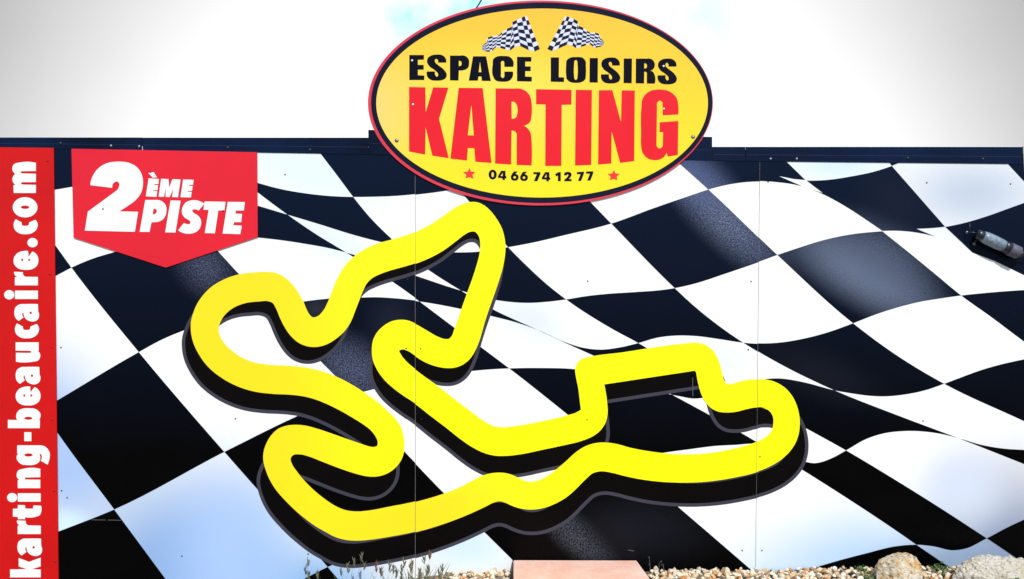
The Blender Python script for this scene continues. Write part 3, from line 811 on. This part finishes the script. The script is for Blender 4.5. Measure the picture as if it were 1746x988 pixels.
espace = [
    G(R2, '455,552 600,552 600,598 540,600 540,650 598,650 598,698 540,698 540,752 605,756 603,800 455,800'),
    G(R2, g_S),
    G(R2, '857,558 960,558 ~1015,565 ~1040,590 ~1047,640 ~1035,680 ~1000,700 945,705 942,805 857,803', '945,610 ~966,616 ~973,636 ~966,655 945,662'),
    G(R2, '1085,565 1215,565 1262,810 1172,808 1168,765 1140,765 1133,806 1043,806', '1154,618 1168,722 1142,722'),
    G(R2, '1482,670 1395,670 1394,630 ~1390,615 ~1378,610 ~1365,618 1362,640 1362,745 ~1365,770 ~1378,780 ~1392,770 1395,745 1395,716 1480,716 ~1478,765 ~1455,800 ~1380,817 ~1305,800 ~1280,755 ~1280,640 ~1285,595 ~1320,568 ~1385,562 ~1450,572 ~1480,605'),
    G(R2, '1520,570 1663,572 1662,618 1602,618 1602,665 1656,666 1656,712 1602,712 1602,765 1668,768 1666,815 1520,812'),
]
letters(ov, 'first black word', YL, M_LETTERBLACK, espace)
loisirs = [
    G(R3, '110,576 192,576 190,772 243,774 241,820 110,817'),
    G(R3, '~360,572 ~430,582 ~455,615 ~458,660 ~458,750 ~450,795 ~415,820 ~360,828 ~300,818 ~268,790 ~262,750 ~262,650 ~268,605 ~300,580', '~358,602 ~371,612 ~374,640 ~374,765 ~370,790 ~358,798 ~346,790 ~342,765 ~342,640 ~345,612'),
    G(R3, '495,582 577,582 575,826 493,824'),
    G(R3, s_at(608, 798, 577, 834)),
    G(R3, '832,587 914,587 911,832 830,830'),
    G(R3, '952,588 1060,588 ~1115,598 ~1138,635 ~1135,675 ~1110,702 1080,708 ~1120,718 ~1138,750 1138,836 1060,835 1060,745 ~1055,722 1035,718 1033,834 950,832', '1035,635 ~1056,641 ~1062,662 ~1055,680 1035,686'),
    G(R3, s_at(1168, 1358, 588, 843)),
]
letters(ov, 'second black word', YL, M_LETTERBLACK, loisirs)
T1, T2 = (690, 140, 6.5875), (920, 140, 6.5875)
karting = [
    G(T1, '52,62 235,66 238,345 322,66 493,70 388,418 497,860 312,832 238,515 232,820 52,785'),
    G(T1, '608,72 877,74 977,914 795,900 783,750 712,745 700,887 515,865', '750,265 778,605 710,603'),
    G(T1, '1022,78 1240,80 ~1340,95 ~1400,150 ~1428,270 ~1425,380 ~1408,455 1335,495 ~1385,530 ~1418,590 ~1424,650 1424,942 1258,936 1258,610 ~1246,566 1200,550 1196,932 1016,920', '1200,226 ~1240,235 ~1262,275 ~1262,370 ~1248,405 1202,418'),
    G(T2, '-40,87 358,94 356,260 248,262 243,948 63,946 66,258 -40,256'),
    G(T2, '405,94 586,96 578,936 397,943'),
    G(T2, '665,98 815,98 912,455 920,100 1067,102 1060,893 903,913 808,560 803,920 655,932'),
    G(T2, '1554,370 1380,380 1378,255 ~1370,227 ~1347,215 ~1324,230 1316,270 1310,700 ~1318,735 ~1343,750 ~1370,738 1381,700 1384,568 1345,568 1345,458 1554,443 1549,824 1438,842 1422,797 ~1395,845 ~1340,876 ~1285,882 ~1210,862 ~1155,800 ~1136,710 ~1136,600 ~1140,300 ~1155,190 ~1215,120 ~1340,90 ~1455,112 ~1535,185 ~1554,270'),
]
letters(ov, 'big red word', YL, M_LETTERRED, karting)
A1, A2 = (780, 280, 12.471), (920, 280, 12.471)
g_4 = '930,148 1022,150 1022,262 1042,264 1040,312 1010,312 1008,346 958,345 958,308 862,300 862,262'
g_4h = '962,192 960,262 918,260'
g_6 = '1200,163 1283,166 1232,218 ~1282,238 ~1300,285 ~1282,338 ~1218,362 ~1152,338 ~1133,285 ~1150,235'
phone = [
    [EL(A1, 750, 230, 87, 105, 36), EL(A1, 750, 230, 26, 56, 24)],
    G(A1, g_4, g_4h),
    G(A1, g_6) + [EL(A1, 1217, 288, 27, 27, 16)],
    G(A1, shift(g_6, 198, 6)) + [EL(A1, 1415, 294, 27, 27, 16)],
    G(A2, '-134,178 16,178 18,215 -50,372 -122,370 -60,222 -134,222'),
    G(A2, shift(g_4, -815, 29), shift(g_4h, -815, 29)),
    G(A2, '325,225 395,178 450,178 448,372 388,372 388,250 352,268'),
    G(A2, '515,243 ~530,195 ~595,172 ~660,190 ~678,235 ~655,285 622,325 680,325 678,372 525,372 525,335 ~592,275 ~610,240 ~595,224 ~580,235 575,250'),
    G(A2, '790,178 940,166 942,205 880,365 812,368 868,222 790,222'),
    G(A2, '985,166 1138,160 1138,200 1080,355 1008,360 1066,210 985,212'),
]
letters(ov, 'telephone number', YL, M_LETTERBLACK, phone)
for f, t in ((A1, '257,90 290,165 388,178 322,232 342,320 257,285 175,312 188,232 122,178 222,165'),
             (A2, '1575,130 1608,203 1700,215 1637,270 1647,352 1572,322 1490,348 1505,270 1440,215 1540,203')):
    letters(ov, 'star', YL, M_STAR, [G(f, t)], 'star')
V1, V2 = (815, 20, 13.17), (930, 20, 13.17)
flagA = [((100,780),(95,890)), ((185,705),(165,905)), ((222,595),(270,915)), ((330,562),(320,900)), ((450,558),(405,805)), ((545,478),(500,825)), ((650,405),(610,862)), ((762,350),(715,890)),
         ((772,250),(820,810)), ((870,205),(950,785)), ((980,150),(1140,880)), ((1050,122),(1270,908)), ((1095,110),(1388,855))]
flagB = [((1310,690),(1300,770)), ((1240,615),(1255,795)), ((1205,515),(1120,825)), ((1110,488),(1072,805)), ((1000,490),(992,738)), ((930,445),(905,768)), ((850,378),(795,808)), ((738,335),(685,835)),
         ((730,235),(605,775)), ((635,180),(480,755)), ((540,145),(285,845)), ((480,125),(150,898)), ((440,118),(40,855))]
for f, cols in ((V1, flagA), (V2, flagB)):
    ox, oy, sc = f
    bm = bmesh.new()
    n = len(cols); ROWS = 8
    def gp(i, j):
        (ax, ay), (bx, by) = cols[i]
        t = j / ROWS
        sag = 10 * math.sin(i * 1.25) * math.sin(math.pi * t)
        return (ox + (ax + (bx - ax) * t) / sc, oy + (ay + (by - ay) * t + sag) / sc)
    outline = [gp(i, 0) for i in range(n)] + [gp(n-1, j) for j in range(1, ROWS + 1)] + [gp(i, ROWS) for i in range(n-2, -1, -1)] + [gp(0, j) for j in range(ROWS - 1, 0, -1)]
    add_flat(bm, [outline], YL, 0)
    for i in range(n - 1):
        for j in range(ROWS):
            if (i + j) % 2 == 0:
                add_flat(bm, [[gp(i, j), gp(i+1, j), gp(i+1, j+1), gp(i, j+1)]], YL + 0.0005, 1)
    mesh_ob('printed_flag', bm, [M_MINIWHITE, M_MINIBLACK], ov)
for (u, v, mt, r) in ((703, 104.5, M_SCREWWHITE, 2.2), (1131, 114, M_SCREWWHITE, 2.2), (704.5, 179, M_SCREWWHITE, 2.2), (1131.5, 186.5, M_SCREWWHITE, 2.0),
                      (676.8, 240.5, M_BOLT, 2.9), (1181, 234.3, M_BOLT, 2.9)):
    if r > 2.5: dome('washer', u, v, 3.4, Y0 + 0.0012, M_SCREW, ov, 0.25)
    dome('screw', u, v, r * 0.85, Y0 + 0.0016, mt, ov)

# ================================================================== cable rising behind the oval
bm = bmesh.new()
cp = [(803, 60), (805, 30), (809, 15), (816, 4), (823, -8), (838, -40), (862, -100), (900, -200)]
pts = opened(cp, 4)
add_tube(bm, [(W(u, v)[0], 0.035, W(u, v)[1]) for (u, v) in pts], 0.0042, 7)
tag(mesh_ob('cable', bm, M_CABLE, smooth=True), 'thin black cable rising from behind the top edge of the oval sign', 'cable')

# ================================================================== small fixture at the right edge
fx = thing('wall_fixture', 'small pale grey cylindrical fixture with dark bands, hung near the right edge of the hoarding', 'fixture', P3(1655, 396, 0.0))
base = fx.location.copy()
M_FXGREY, nt, b = new_mat('fixture_grey', (0.32, 0.38, 0.43), 0.4, 0.5)
co = objco(nt)
nt.links.new(mixcol(nt, maprange(nt, noise_tex(nt, co, 60, 4, 0.6), 0.4, 0.7, 0, 1, False), (0.22, 0.29, 0.36), (0.08, 0.12, 0.17)), b.inputs['Base Color'])
M_FXEND, _, _ = new_mat('fixture_end_grey', (0.085, 0.085, 0.12), 0.6, 0.4)
M_FXDARK, _, _ = new_mat('fixture_dark', (0.010, 0.012, 0.022), 0.35, 0.5)
t = 0.040
axis = [P3(1667.5, 399.5, t), P3(1739, 433, t + 0.003)]
dirx = (axis[1] - axis[0]); Ltot = dirx.length; dn = dirx.normalized()
def along(s): return axis[0] + dirx * s - base
def lathe(name, prof, mat, parent):
    bm = bmesh.new()
    add_tube(bm, [along(s) for s, r in prof], [r * S for s, r in prof], 20)
    return mesh_ob(name, bm, mat, parent, smooth=True)
lathe('ring', [(-0.03, 6.5), (0.0, 8.2), (0.06, 8.6), (0.10, 8.4), (0.11, 7.5)], M_FXDARK, fx)
lathe('body', [(0.10, 7.0), (0.115, 9.2), (0.2, 10.2), (0.35, 10.6), (0.5, 10.4), (0.605, 9.6), (0.615, 8.5)], M_FXGREY, fx)
lathe('collar', [(0.61, 8.8), (0.625, 10.3), (0.73, 10.5), (0.74, 9.0)], M_FXDARK, fx)
lathe('end_cap', [(0.735, 9.2), (0.75, 11.2), (0.95, 11.2), (0.965, 10.4), (0.97, 8.5)], M_FXEND, fx)
lathe('tail', [(0.97, 6.5), (1.05, 6.5)], M_FXDARK, fx)
bm = bmesh.new()
add_tube(bm, [P3(1648, 396.8, 0.0) - base, P3(1650, 396.8, 0.02) - base, P3(1658, 396.4, 0.05) - base, P3(1668, 399, t) - base], 0.0032, 8)
add_tube(bm, [P3(1653.5, 396.5, 0.03) - base, P3(1653.8, 380.5, 0.03) - base], 0.0022, 6)
add_tube(bm, [P3(1668, 404, t) - base, P3(1662, 415, 0.03) - base, P3(1661, 416, 0.0) - base], 0.0026, 6)
mesh_ob('bracket', bm, M_FXDARK, fx, smooth=True)
for (u, v) in ((1648.5, 396.8), (1661, 416)):
    o = dome('bolt', u, v, 2.6, 0.0, M_STEEL, fx, 0.8); o.location = -base
bm = bmesh.new()
add_tube(bm, [along(1.03), along(1.25) + Vector((0, 0.02, 0)), along(1.6) + Vector((0, 0.12, 0.0))], 0.004, 7)
mesh_ob('lead', bm, M_FXDARK, fx, smooth=True)

# ================================================================== pink slab
M_PINK, nt, b = new_mat('pink_concrete', (0.7, 0.4, 0.3), 0.8, 0.2)
co = objco(nt)
n1 = noise_tex(nt, co, 5, 6, 0.65); n2 = noise_tex(nt, co, 60, 4, 0.6)
c = mixcol(nt, maprange(nt, n1, 0.35, 0.68, 0, 1, False), (0.76, 0.56, 0.49), (0.72, 0.40, 0.30))
c = mixcol(nt, maprange(nt, n2, 0.5, 0.75, 0, 0.45, False), c, (0.78, 0.66, 0.60))
c = mixcol(nt, maprange(nt, noise_tex(nt, co, 21, 7, 0.75), 0.58, 0.72, 0, 0.5, False), c, (0.50, 0.33, 0.25))
nt.links.new(c, b.inputs['Base Color'])
bp = N(nt, 'ShaderNodeBump'); bp.inputs['Strength'].default_value = 0.35; bp.inputs['Distance'].default_value = 0.006
nt.links.new(n2, bp.inputs['Height']); nt.links.new(bp.outputs[0], b.inputs['Normal'])
bm = bmesh.new()
zt = ZC + (494 - 954) * S
xl, xr = W(875.5, 0)[0], W(1085, 0)[0]
top = [(xl, -0.012), (xr, -0.012), (xr + 0.055, -0.62), (xl - 0.002, -0.62)]
tv = [bm.verts.new((x, y, zt - 0.002 * (i % 2))) for i, (x, y) in enumerate(top)]
bv = [bm.verts.new((x, y, zt - 0.2)) for (x, y) in top]
bm.faces.new(tv[::-1]); bm.faces.new(bv)
for i in range(4):
    j = (i + 1) % 4
    bm.faces.new((tv[i], tv[j], bv[j], bv[i]))
bmesh.ops.recalc_face_normals(bm, faces=bm.faces[:])
bmesh.ops.bevel(bm, geom=bm.edges[:], offset=0.004, segments=2, affect='EDGES')
o = mesh_ob('paving_slab', bm, M_PINK)
bm = bmesh.new()
add_box(bm, (xl - 0.0062, -0.60, zt - 0.15), (xl - 0.0005, -0.0135, zt - 0.0015))
mesh_ob('edge_strip', bm, M_CABLE, o)
tag(o, 'pale pink concrete slab lying against the foot of the hoarding', 'slab')

# ================================================================== gravel
M_PEB, nt, b = new_mat('pebble', (0.5, 0.42, 0.32), 0.75, 0.3)
ge = N(nt, 'ShaderNodeNewGeometry')
cr = N(nt, 'ShaderNodeValToRGB')
els = cr.color_ramp.elements
stops = [(0.0, (0.66, 0.54, 0.37)), (0.18, (0.76, 0.70, 0.57)), (0.36, (0.58, 0.42, 0.24)), (0.50, (0.78, 0.74, 0.66)), (0.64, (0.44, 0.17, 0.05)), (0.72, (0.72, 0.61, 0.44)), (0.83, (0.52, 0.26, 0.10)), (0.90, (0.28, 0.20, 0.13)), (1.0, (0.80, 0.75, 0.63))]
els[0].position, els[0].color = stops[0][0], (*stops[0][1], 1)
els[1].position, els[1].color = stops[-1][0], (*stops[-1][1], 1)
for p, c in stops[1:-1]:
    e = els.new(p); e.color = (*c, 1)
cr.color_ramp.interpolation = 'CONSTANT'
nt.links.new(ge.outputs['Random Per Island'], cr.inputs[0])
co = objco(nt)
c = mixcol(nt, maprange(nt, noise_tex(nt, co, 55, 5, 0.7), 0.4, 0.7, 0, 0.55, False), cr.outputs[0], (0.36, 0.25, 0.14))
nt.links.new(c, b.inputs['Base Color'])
bp = N(nt, 'ShaderNodeBump'); bp.inputs['Strength'].default_value = 0.4; bp.inputs['Distance'].default_value = 0.004
nt.links.new(noise_tex(nt, co, 140, 4, 0.6), bp.inputs['Height']); nt.links.new(bp.outputs[0], b.inputs['Normal'])
ico = bmesh.new(); bmesh.ops.create_icosphere(ico, subdivisions=2, radius=1.0)
cuts = random.Random(3)
ico_v = [v.co.copy() for v in ico.verts]; ico_f = [[v.index for v in f.verts] for f in ico.faces]; ico.free()
rnd = random.Random(21)
def gravel_h(x, y):
    u = 873 + x / S
    k = max(0.0, min(1.0, (u - 700) / 130.0))
    rise = 0.012 * max(0.0, min(1.0, (u - 1200) / 300.0))
    return ground_h(x, y) + (0.006 + rise) * k
verts, faces = [], []
def pebble(x, y, z, r):
    rot = Matrix.Rotation(rnd.uniform(0, 6.28), 3, 'Z') @ Matrix.Rotation(rnd.uniform(-0.9, 0.9), 3, 'X') @ Matrix.Rotation(rnd.uniform(-0.9, 0.9), 3, 'Y')
    sc = Vector((r * rnd.uniform(0.85, 1.5), r * rnd.uniform(0.75, 1.1), r * rnd.uniform(0.5, 0.85)))
    off = Vector((rnd.uniform(0, 99), rnd.uniform(0, 99), rnd.uniform(0, 99)))
    planes = [(Vector((rnd.gauss(0, 1), rnd.gauss(0, 1), rnd.gauss(0, 1))).normalized(), rnd.uniform(0.5, 0.85)) for _ in range(5)]
    b0 = len(verts)
    for v in ico_v:
        q = v * (1 + 0.30 * noise.noise(v * 1.1 + off) + 0.12 * noise.noise(v * 2.6 + off))
        for (pn, pd) in planes:
            dd = q.dot(pn)
            if dd > pd: q = q - pn * (dd - pd)
        q = Vector((q.x * sc.x, q.y * sc.y, q.z * sc.z))
        q = rot @ q
        verts.append((q.x + x, min(q.y + y, -0.002), q.z + z))
    for f in ico_f: faces.append([b0 + i for i in f])
def slab_block(x, y): return xl - 0.03 < x < xr + 0.06 and y > -0.66
cnt = 0
while cnt < 2900:
    u = rnd.uniform(720, 1850)
    x = (u - 873) * S; y = -abs(rnd.uniform(0.008, 0.52))
    if u < 800 and rnd.random() > (u - 720) / 80.0: continue
    if slab_block(x, y): continue
    r = rnd.choice((0.009, 0.011, 0.013, 0.015, 0.019)) * rnd.uniform(0.85, 1.15)
    pebble(x, y, gravel_h(x, y) + rnd.uniform(-0.004, 0.016), r)
    cnt += 1
me = bpy.data.meshes.new('gravel'); me.from_pydata(verts, [], faces); me.update()
me.polygons.foreach_set('use_smooth', [False] * len(me.polygons))
me.materials.append(M_PEB)
gv = link(bpy.data.objects.new('gravel', me))
tag(gv, 'cream and brown gravel strewn along the foot of the hoarding', 'gravel', kind='stuff')

# ================================================================== rocks
M_ROCK, nt, b = new_mat('limestone', (0.5, 0.42, 0.3), 0.85, 0.2)
co = objco(nt)
n1 = noise_tex(nt, co, 16, 8, 0.7); n2 = noise_tex(nt, co, 40, 6, 0.7); n3 = noise_tex(nt, co, 110, 4, 0.7)
c = mixcol(nt, maprange(nt, n1, 0.44, 0.58, 0, 1, False), (0.80, 0.72, 0.57), (0.62, 0.38, 0.13))
c = mixcol(nt, maprange(nt, n2, 0.52, 0.66, 0, 0.8, False), c, (0.74, 0.70, 0.62))
c = mixcol(nt, maprange(nt, n2, 0.47, 0.37, 0, 0.9, False), c, (0.20, 0.12, 0.05))
nt.links.new(c, b.inputs['Base Color'])
bp = N(nt, 'ShaderNodeBump'); bp.inputs['Strength'].default_value = 1.0; bp.inputs['Distance'].default_value = 0.022
nt.links.new(math_node(nt, 'ADD', n2, math_node(nt, 'MULTIPLY', n3, 0.5)), bp.inputs['Height']); nt.links.new(bp.outputs[0], b.inputs['Normal'])
M_ROCKB, nt, b = new_mat('pale_limestone', (0.55, 0.5, 0.4), 0.85, 0.2)
co = objco(nt)
n1 = noise_tex(nt, co, 6, 8, 0.7); n2 = noise_tex(nt, co, 24, 7, 0.75); n3 = noise_tex(nt, co, 120, 4, 0.7)
c = mixcol(nt, maprange(nt, n1, 0.42, 0.65, 0, 1, False), (0.80, 0.76, 0.66), (0.66, 0.57, 0.42))
c = mixcol(nt, maprange(nt, n2, 0.45, 0.36, 0, 0.65, False), c, (0.20, 0.16, 0.10))
nt.links.new(c, b.inputs['Base Color'])
bp = N(nt, 'ShaderNodeBump'); bp.inputs['Strength'].default_value = 1.0; bp.inputs['Distance'].default_value = 0.025
nt.links.new(math_node(nt, 'ADD', n2, math_node(nt, 'MULTIPLY', n3, 0.5)), bp.inputs['Height']); nt.links.new(bp.outputs[0], b.inputs['Normal'])
def rock(sil, t, depth, seed, label, mat, rough, iters=5):
    """boulder from its outline: the outline stands t metres before the wall, and the stone has real depth around it"""
    rr = random.Random(seed)
    pts = []
    c0 = sum((P3(u, v, t) for u, v in sil), Vector()) / len(sil)
    for (u, v) in sil:
        p = P3(u, v, t)
        pts.append(p)
        for k in (0.45, 0.85, 1.0):
            sh = {0.45: 0.86, 0.85: 0.62, 1.0: 0.36}[k]
            for sgn in (-1, 1):
                q = c0 + (p - c0) * sh * rr.uniform(0.9, 1.08)
                pts.append(Vector((q.x, p.y + sgn * depth * k * rr.uniform(0.85, 1.05), q.z)))
    bm = bmesh.new()
    for p in pts: bm.verts.new(p - c0)
    r_ = bmesh.ops.convex_hull(bm, input=bm.verts[:])
    bmesh.ops.delete(bm, geom=[v for v in bm.verts if not v.link_faces], context='VERTS')
    for k in range(iters):
        long_e = [e for e in bm.edges if e.calc_length() > (0.10 / (1.75 ** k))]
        if long_e: bmesh.ops.subdivide_edges(bm, edges=long_e, cuts=1, use_grid_fill=True)
        bmesh.ops.triangulate(bm, faces=bm.faces[:])
        if k == 1: bmesh.ops.smooth_vert(bm, verts=bm.verts[:], factor=0.06, use_axis_x=True, use_axis_y=True, use_axis_z=True)
    dirs = [Vector((rr.gauss(0, 1), -abs(rr.gauss(0, 0.7)) - 0.45, rr.gauss(0, 1) * 0.8 + 0.1)).normalized() for _ in range(18)]
    for dn_ in dirs:
        sup = max(v.co.dot(dn_) for v in bm.verts)
        lim = sup - rr.uniform(0.006, 0.030) * min(1.0, abs(dn_.y) * 1.3)
        for v in bm.verts:
            e_ = v.co.dot(dn_) - lim
            if e_ > 0: v.co -= dn_ * e_ * 0.92
    bm.normal_update()
    off = Vector((seed * 3.7, seed * 1.9, seed * 2.3))
    mv = []
    for v in bm.verts:
        p = v.co
        d_, _p = noise.voronoi(p * 17 + off)
        d2_, _p = noise.voronoi(p * 44 + off)
        h = 0.25 * noise.noise(p * 12 + off) - 0.35 * min(d_[0], 0.75) + 0.55 * noise.noise(p * 38 + off) - 0.35 * min(d2_[0], 0.7) + 0.25 + 0.35 * noise.noise(p * 90 + off)
        pit = max(0.0, noise.noise(p * 45 + off * 2) - 0.28)
        mv.append(v.normal * (h - 1.6 * pit) * rough)
    for v, m in zip(bm.verts, mv): v.co += m
    o = mesh_ob('rock', bm, mat, smooth=False)
    o.location = c0
    return tag(o, label, 'rock')
rock([(1494, 1004), (1495, 970), (1499, 959), (1518, 952), (1534, 951), (1549, 942), (1562, 950), (1569, 964), (1568, 975), (1573, 1004)], 0.20, 0.11, 2,
     'upright cream and ochre boulder standing on the gravel before the hoarding', M_ROCK, 0.008)
rock([(1612, 1010), (1630, 979), (1652, 968), (1660, 959), (1675, 956), (1690, 959), (1698, 953), (1712, 954), (1748, 959), (1800, 962), (1850, 985), (1862, 1012)], 0.26, 0.16, 9,
     'long low whitish rock lying at the right end of the gravel', M_ROCKB, 0.016, 6)

# ================================================================== plants
def leafmat(name, c1, c2):
    m, nt, b = new_mat(name, c1, 0.6, 0.3)
    ge = N(nt, 'ShaderNodeNewGeometry')
    nt.links.new(mixcol(nt, ge.outputs['Random Per Island'], c1, c2), b.inputs['Base Color'])
    return m
M_GRASS = leafmat('weed_green', (0.035, 0.060, 0.018), (0.15, 0.17, 0.08))
M_SEED = leafmat('seed_head', (0.09, 0.10, 0.05), (0.24, 0.25, 0.15))
M_DRY = leafmat('dry_brown', (0.12, 0.055, 0.03), (0.26, 0.14, 0.08))
M_TWIG = leafmat('dry_twig', (0.045, 0.045, 0.05), (0.13, 0.12, 0.11))
M_HERB = leafmat('herb_green', (0.025, 0.065, 0.015), (0.07, 0.13, 0.03))
def blade(bm, base, tip, w, bend=0.2, n=5):
    base = Vector(base); tip = Vector(tip)
    side = Vector((rnd.uniform(-1, 1), rnd.uniform(-0.4, 0.4), 0)).normalized() * w
    mid = (base + tip) / 2 + Vector((rnd.uniform(-1, 1), rnd.uniform(-0.5, 0.5), 0)) * bend * (tip - base).length
    prev = None
    for i in range(n + 1):
        t_ = i / n
        c = base * (1-t_)**2 + mid * 2*t_*(1-t_) + tip * t_*t_
        ww = side * (1 - t_) ** 0.7 + side * 0.04
        cur = (bm.verts.new(c - ww), bm.verts.new(c + ww))
        if prev: bm.faces.new((prev[0], prev[1], cur[1], cur[0]))
        prev = cur
def spikelet(bm, c, d, L, w):
    """pointed seed husk: a thin double cone"""
    d = Vector(d).normalized(); a = d.orthogonal().normalized(); b = d.cross(a)
    c = Vector(c); rings = []
    p0 = bm.verts.new(c); p1 = bm.verts.new(c + d * L)
    ring = [bm.verts.new(c + d * L * 0.4 + (a * math.cos(k*2.094) + b * math.sin(k*2.094)) * w) for k in range(3)]
    for k in range(3):
        bm.faces.new((p0, ring[(k+1) % 3], ring[k])); bm.faces.new((p1, ring[k], ring[(k+1) % 3]))
def tuft(u, t, stems, label, blades=10, dry=False):
    gx = P3(u, 988, t).x
    base = Vector((gx, -t, ground_h(gx, -t) - 0.005))
    o = thing('weed_tuft', label, 'weed', base, 'weeds growing at the foot of the hoarding')
    bm = bmesh.new()
    for k in range(blades):
        a = Vector((rnd.uniform(-0.03, 0.03), rnd.uniform(-0.02, 0.02), 0))
        tip = a + Vector((rnd.uniform(-0.07, 0.07), rnd.uniform(-0.04, 0.03), rnd.uniform(0.06, 0.118)))
        blade(bm, a, tip, 0.0044)
    for (du, vtop) in stems:
        tp = P3(u + du, vtop, t) - base
        blade(bm, (tp.x * 0.35, rnd.uniform(-0.01, 0.01), 0), tp, 0.0012, 0.06)
    mesh_ob('leaves', bm, M_GRASS, o)
    bm = bmesh.new()
    for (du, vtop) in stems:
        tp = P3(u + du, vtop + 6, t) - base
        nrm = rnd.randint(9, 14)
        lean = Vector((rnd.uniform(-0.35, 0.35), 0, 1))
        for k in range(nrm):
            c = tp + Vector((0, 0, -0.0045 * k + 0.012)) + lean * 0.001 * k
            spikelet(bm, c, (lean.x + rnd.uniform(-0.55, 0.55), rnd.uniform(-0.4, 0.3), 1.1), rnd.uniform(0.022, 0.040), 0.0034)
    mesh_ob('seed_head', bm, M_DRY if dry else M_SEED, o)
    return o
tuft(524, 0.10, [(0, 957), (4, 978), (16, 975), (-3, 970)], 'thin weed with one fluffy grey head, leftmost of the weeds by the hoarding', 6)
tuft(590, 0.13, [(28, 946), (14, 957), (2, 964), (30, 960), (-8, 972)], 'tall wispy grass weed left of the brown flower head', 12)
tuft(600, 0.20, [(42, 962), (48, 972)], 'low grass weed bearing two brown husks under the black print', 10, True)
tuft(655, 0.16, [(8, 962), (16, 966), (-6, 972), (22, 972), (30, 978)], 'leafy green weed with drooping seed heads, middle of the weed patch', 16)
tuft(700, 0.14, [(4, 958), (0, 963)], 'upright green weed with a rust brown flower head', 12, True)
tuft(690, 0.22, [(-2, 958), (-6, 966), (10, 968)], 'pale green bushy weed beside the rust brown flower head', 14)
tuft(720, 0.12, [(4, 951), (12, 966), (-2, 972)], 'slender grass weed with a tall green ear near the panel joint', 12)
tuft(752, 0.10, [(2, 966), (-4, 974)], 'single dark stalk weed at the left end of the gravel', 3)
tuft(735, 0.11, [(-1, 944)], 'weed with one reddish bud high against the white check', 4, True)
def herb(u, v, t, R, n, label, name='herb'):
    c = P3(u, v, t)
    o = thing(name, label, 'plant', (c.x, c.y, c.z - 0.35 * R), 'low green plants in the gravel')
    bm = bmesh.new()
    for k in range(n):
        d = Vector((rnd.gauss(0, 1), rnd.gauss(0, 0.7), abs(rnd.gauss(0, 1)))).normalized() * R * rnd.uniform(0.2, 1.15)
        d.z = d.z + R * 0.1
        a = Vector((rnd.uniform(-1, 1), rnd.uniform(-1, 1), rnd.uniform(-0.3, 0.8))).normalized()
        l = rnd.uniform(0.010, 0.020)
        s_ = a.orthogonal().normalized() * l * 0.35
        v0 = bm.verts.new(d); v1 = bm.verts.new(d + a * l * 0.5 + s_); v2 = bm.verts.new(d + a * l); v3 = bm.verts.new(d + a * l * 0.5 - s_)
        bm.faces.new((v0, v1, v2, v3))
    mesh_ob('leaves', bm, M_HERB, o)
    bm = bmesh.new()
    for k in range(6):
        tip = Vector((rnd.uniform(-1, 1) * R * 0.7, rnd.uniform(-0.5, 0.5) * R, R * rnd.uniform(0.6, 1.1)))
        blade(bm, (0, 0, -0.015), tip, 0.0012, 0.1)
    mesh_ob('stem', bm, M_HERB, o)
herb(1321, 984, 0.10, 0.045, 60, 'dark little sprig before the white check under the panel joint')
herb(1467, 972, 0.06, 0.030, 90, 'small round green sprout by the wall, left of the upright boulder')
herb(1478, 992, 0.16, 0.060, 220, 'spreading green plant touching the left side of the upright boulder')
herb(1603, 977, 0.09, 0.058, 240, 'bushy dark green plant between the two rocks')
herb(1262, 992, 0.14, 0.035, 90, 'flat patch of green leaves in the gravel right of the twigs')
herb(1232, 996, 0.17, 0.028, 50, 'tiny pale green seedling nearest the dry twigs')
herb(1740, 996, 0.48, 0.035, 60, 'green leaves beside the long low rock')
# dry twigs
gx = P3(1120, 985, 0.07)
tw = thing('dry_twig', 'cluster of thin dry grey twigs standing beside the pink slab', 'twig', (gx.x, gx.y, gx.z))
bm = bmesh.new()
for path in ([(1109, 990), (1108.5, 970), (1107, 950)], [(1118, 990), (1123, 975), (1124, 960), (1128, 958), (1129, 966)], [(1135, 990), (1133, 975), (1130, 962)], [(1101, 990), (1102, 975)], [(1116, 985), (1121, 970)]):
    pts = [P3(u, v, 0.06) - gx for (u, v) in path]
    add_tube(bm, pts, [0.0022 - 0.0004 * i for i in range(len(pts))], 5)
for (u, v) in ((1107, 952), (1108, 964), (1127, 959), (1130, 964)):
    for k in range(3):
        spikelet(bm, P3(u, v, 0.06) - gx, (rnd.uniform(-1, 1), rnd.uniform(-.5, .5), rnd.uniform(-0.2, 1)), 0.012, 0.0016)
mesh_ob('stalk', bm, M_TWIG, tw)
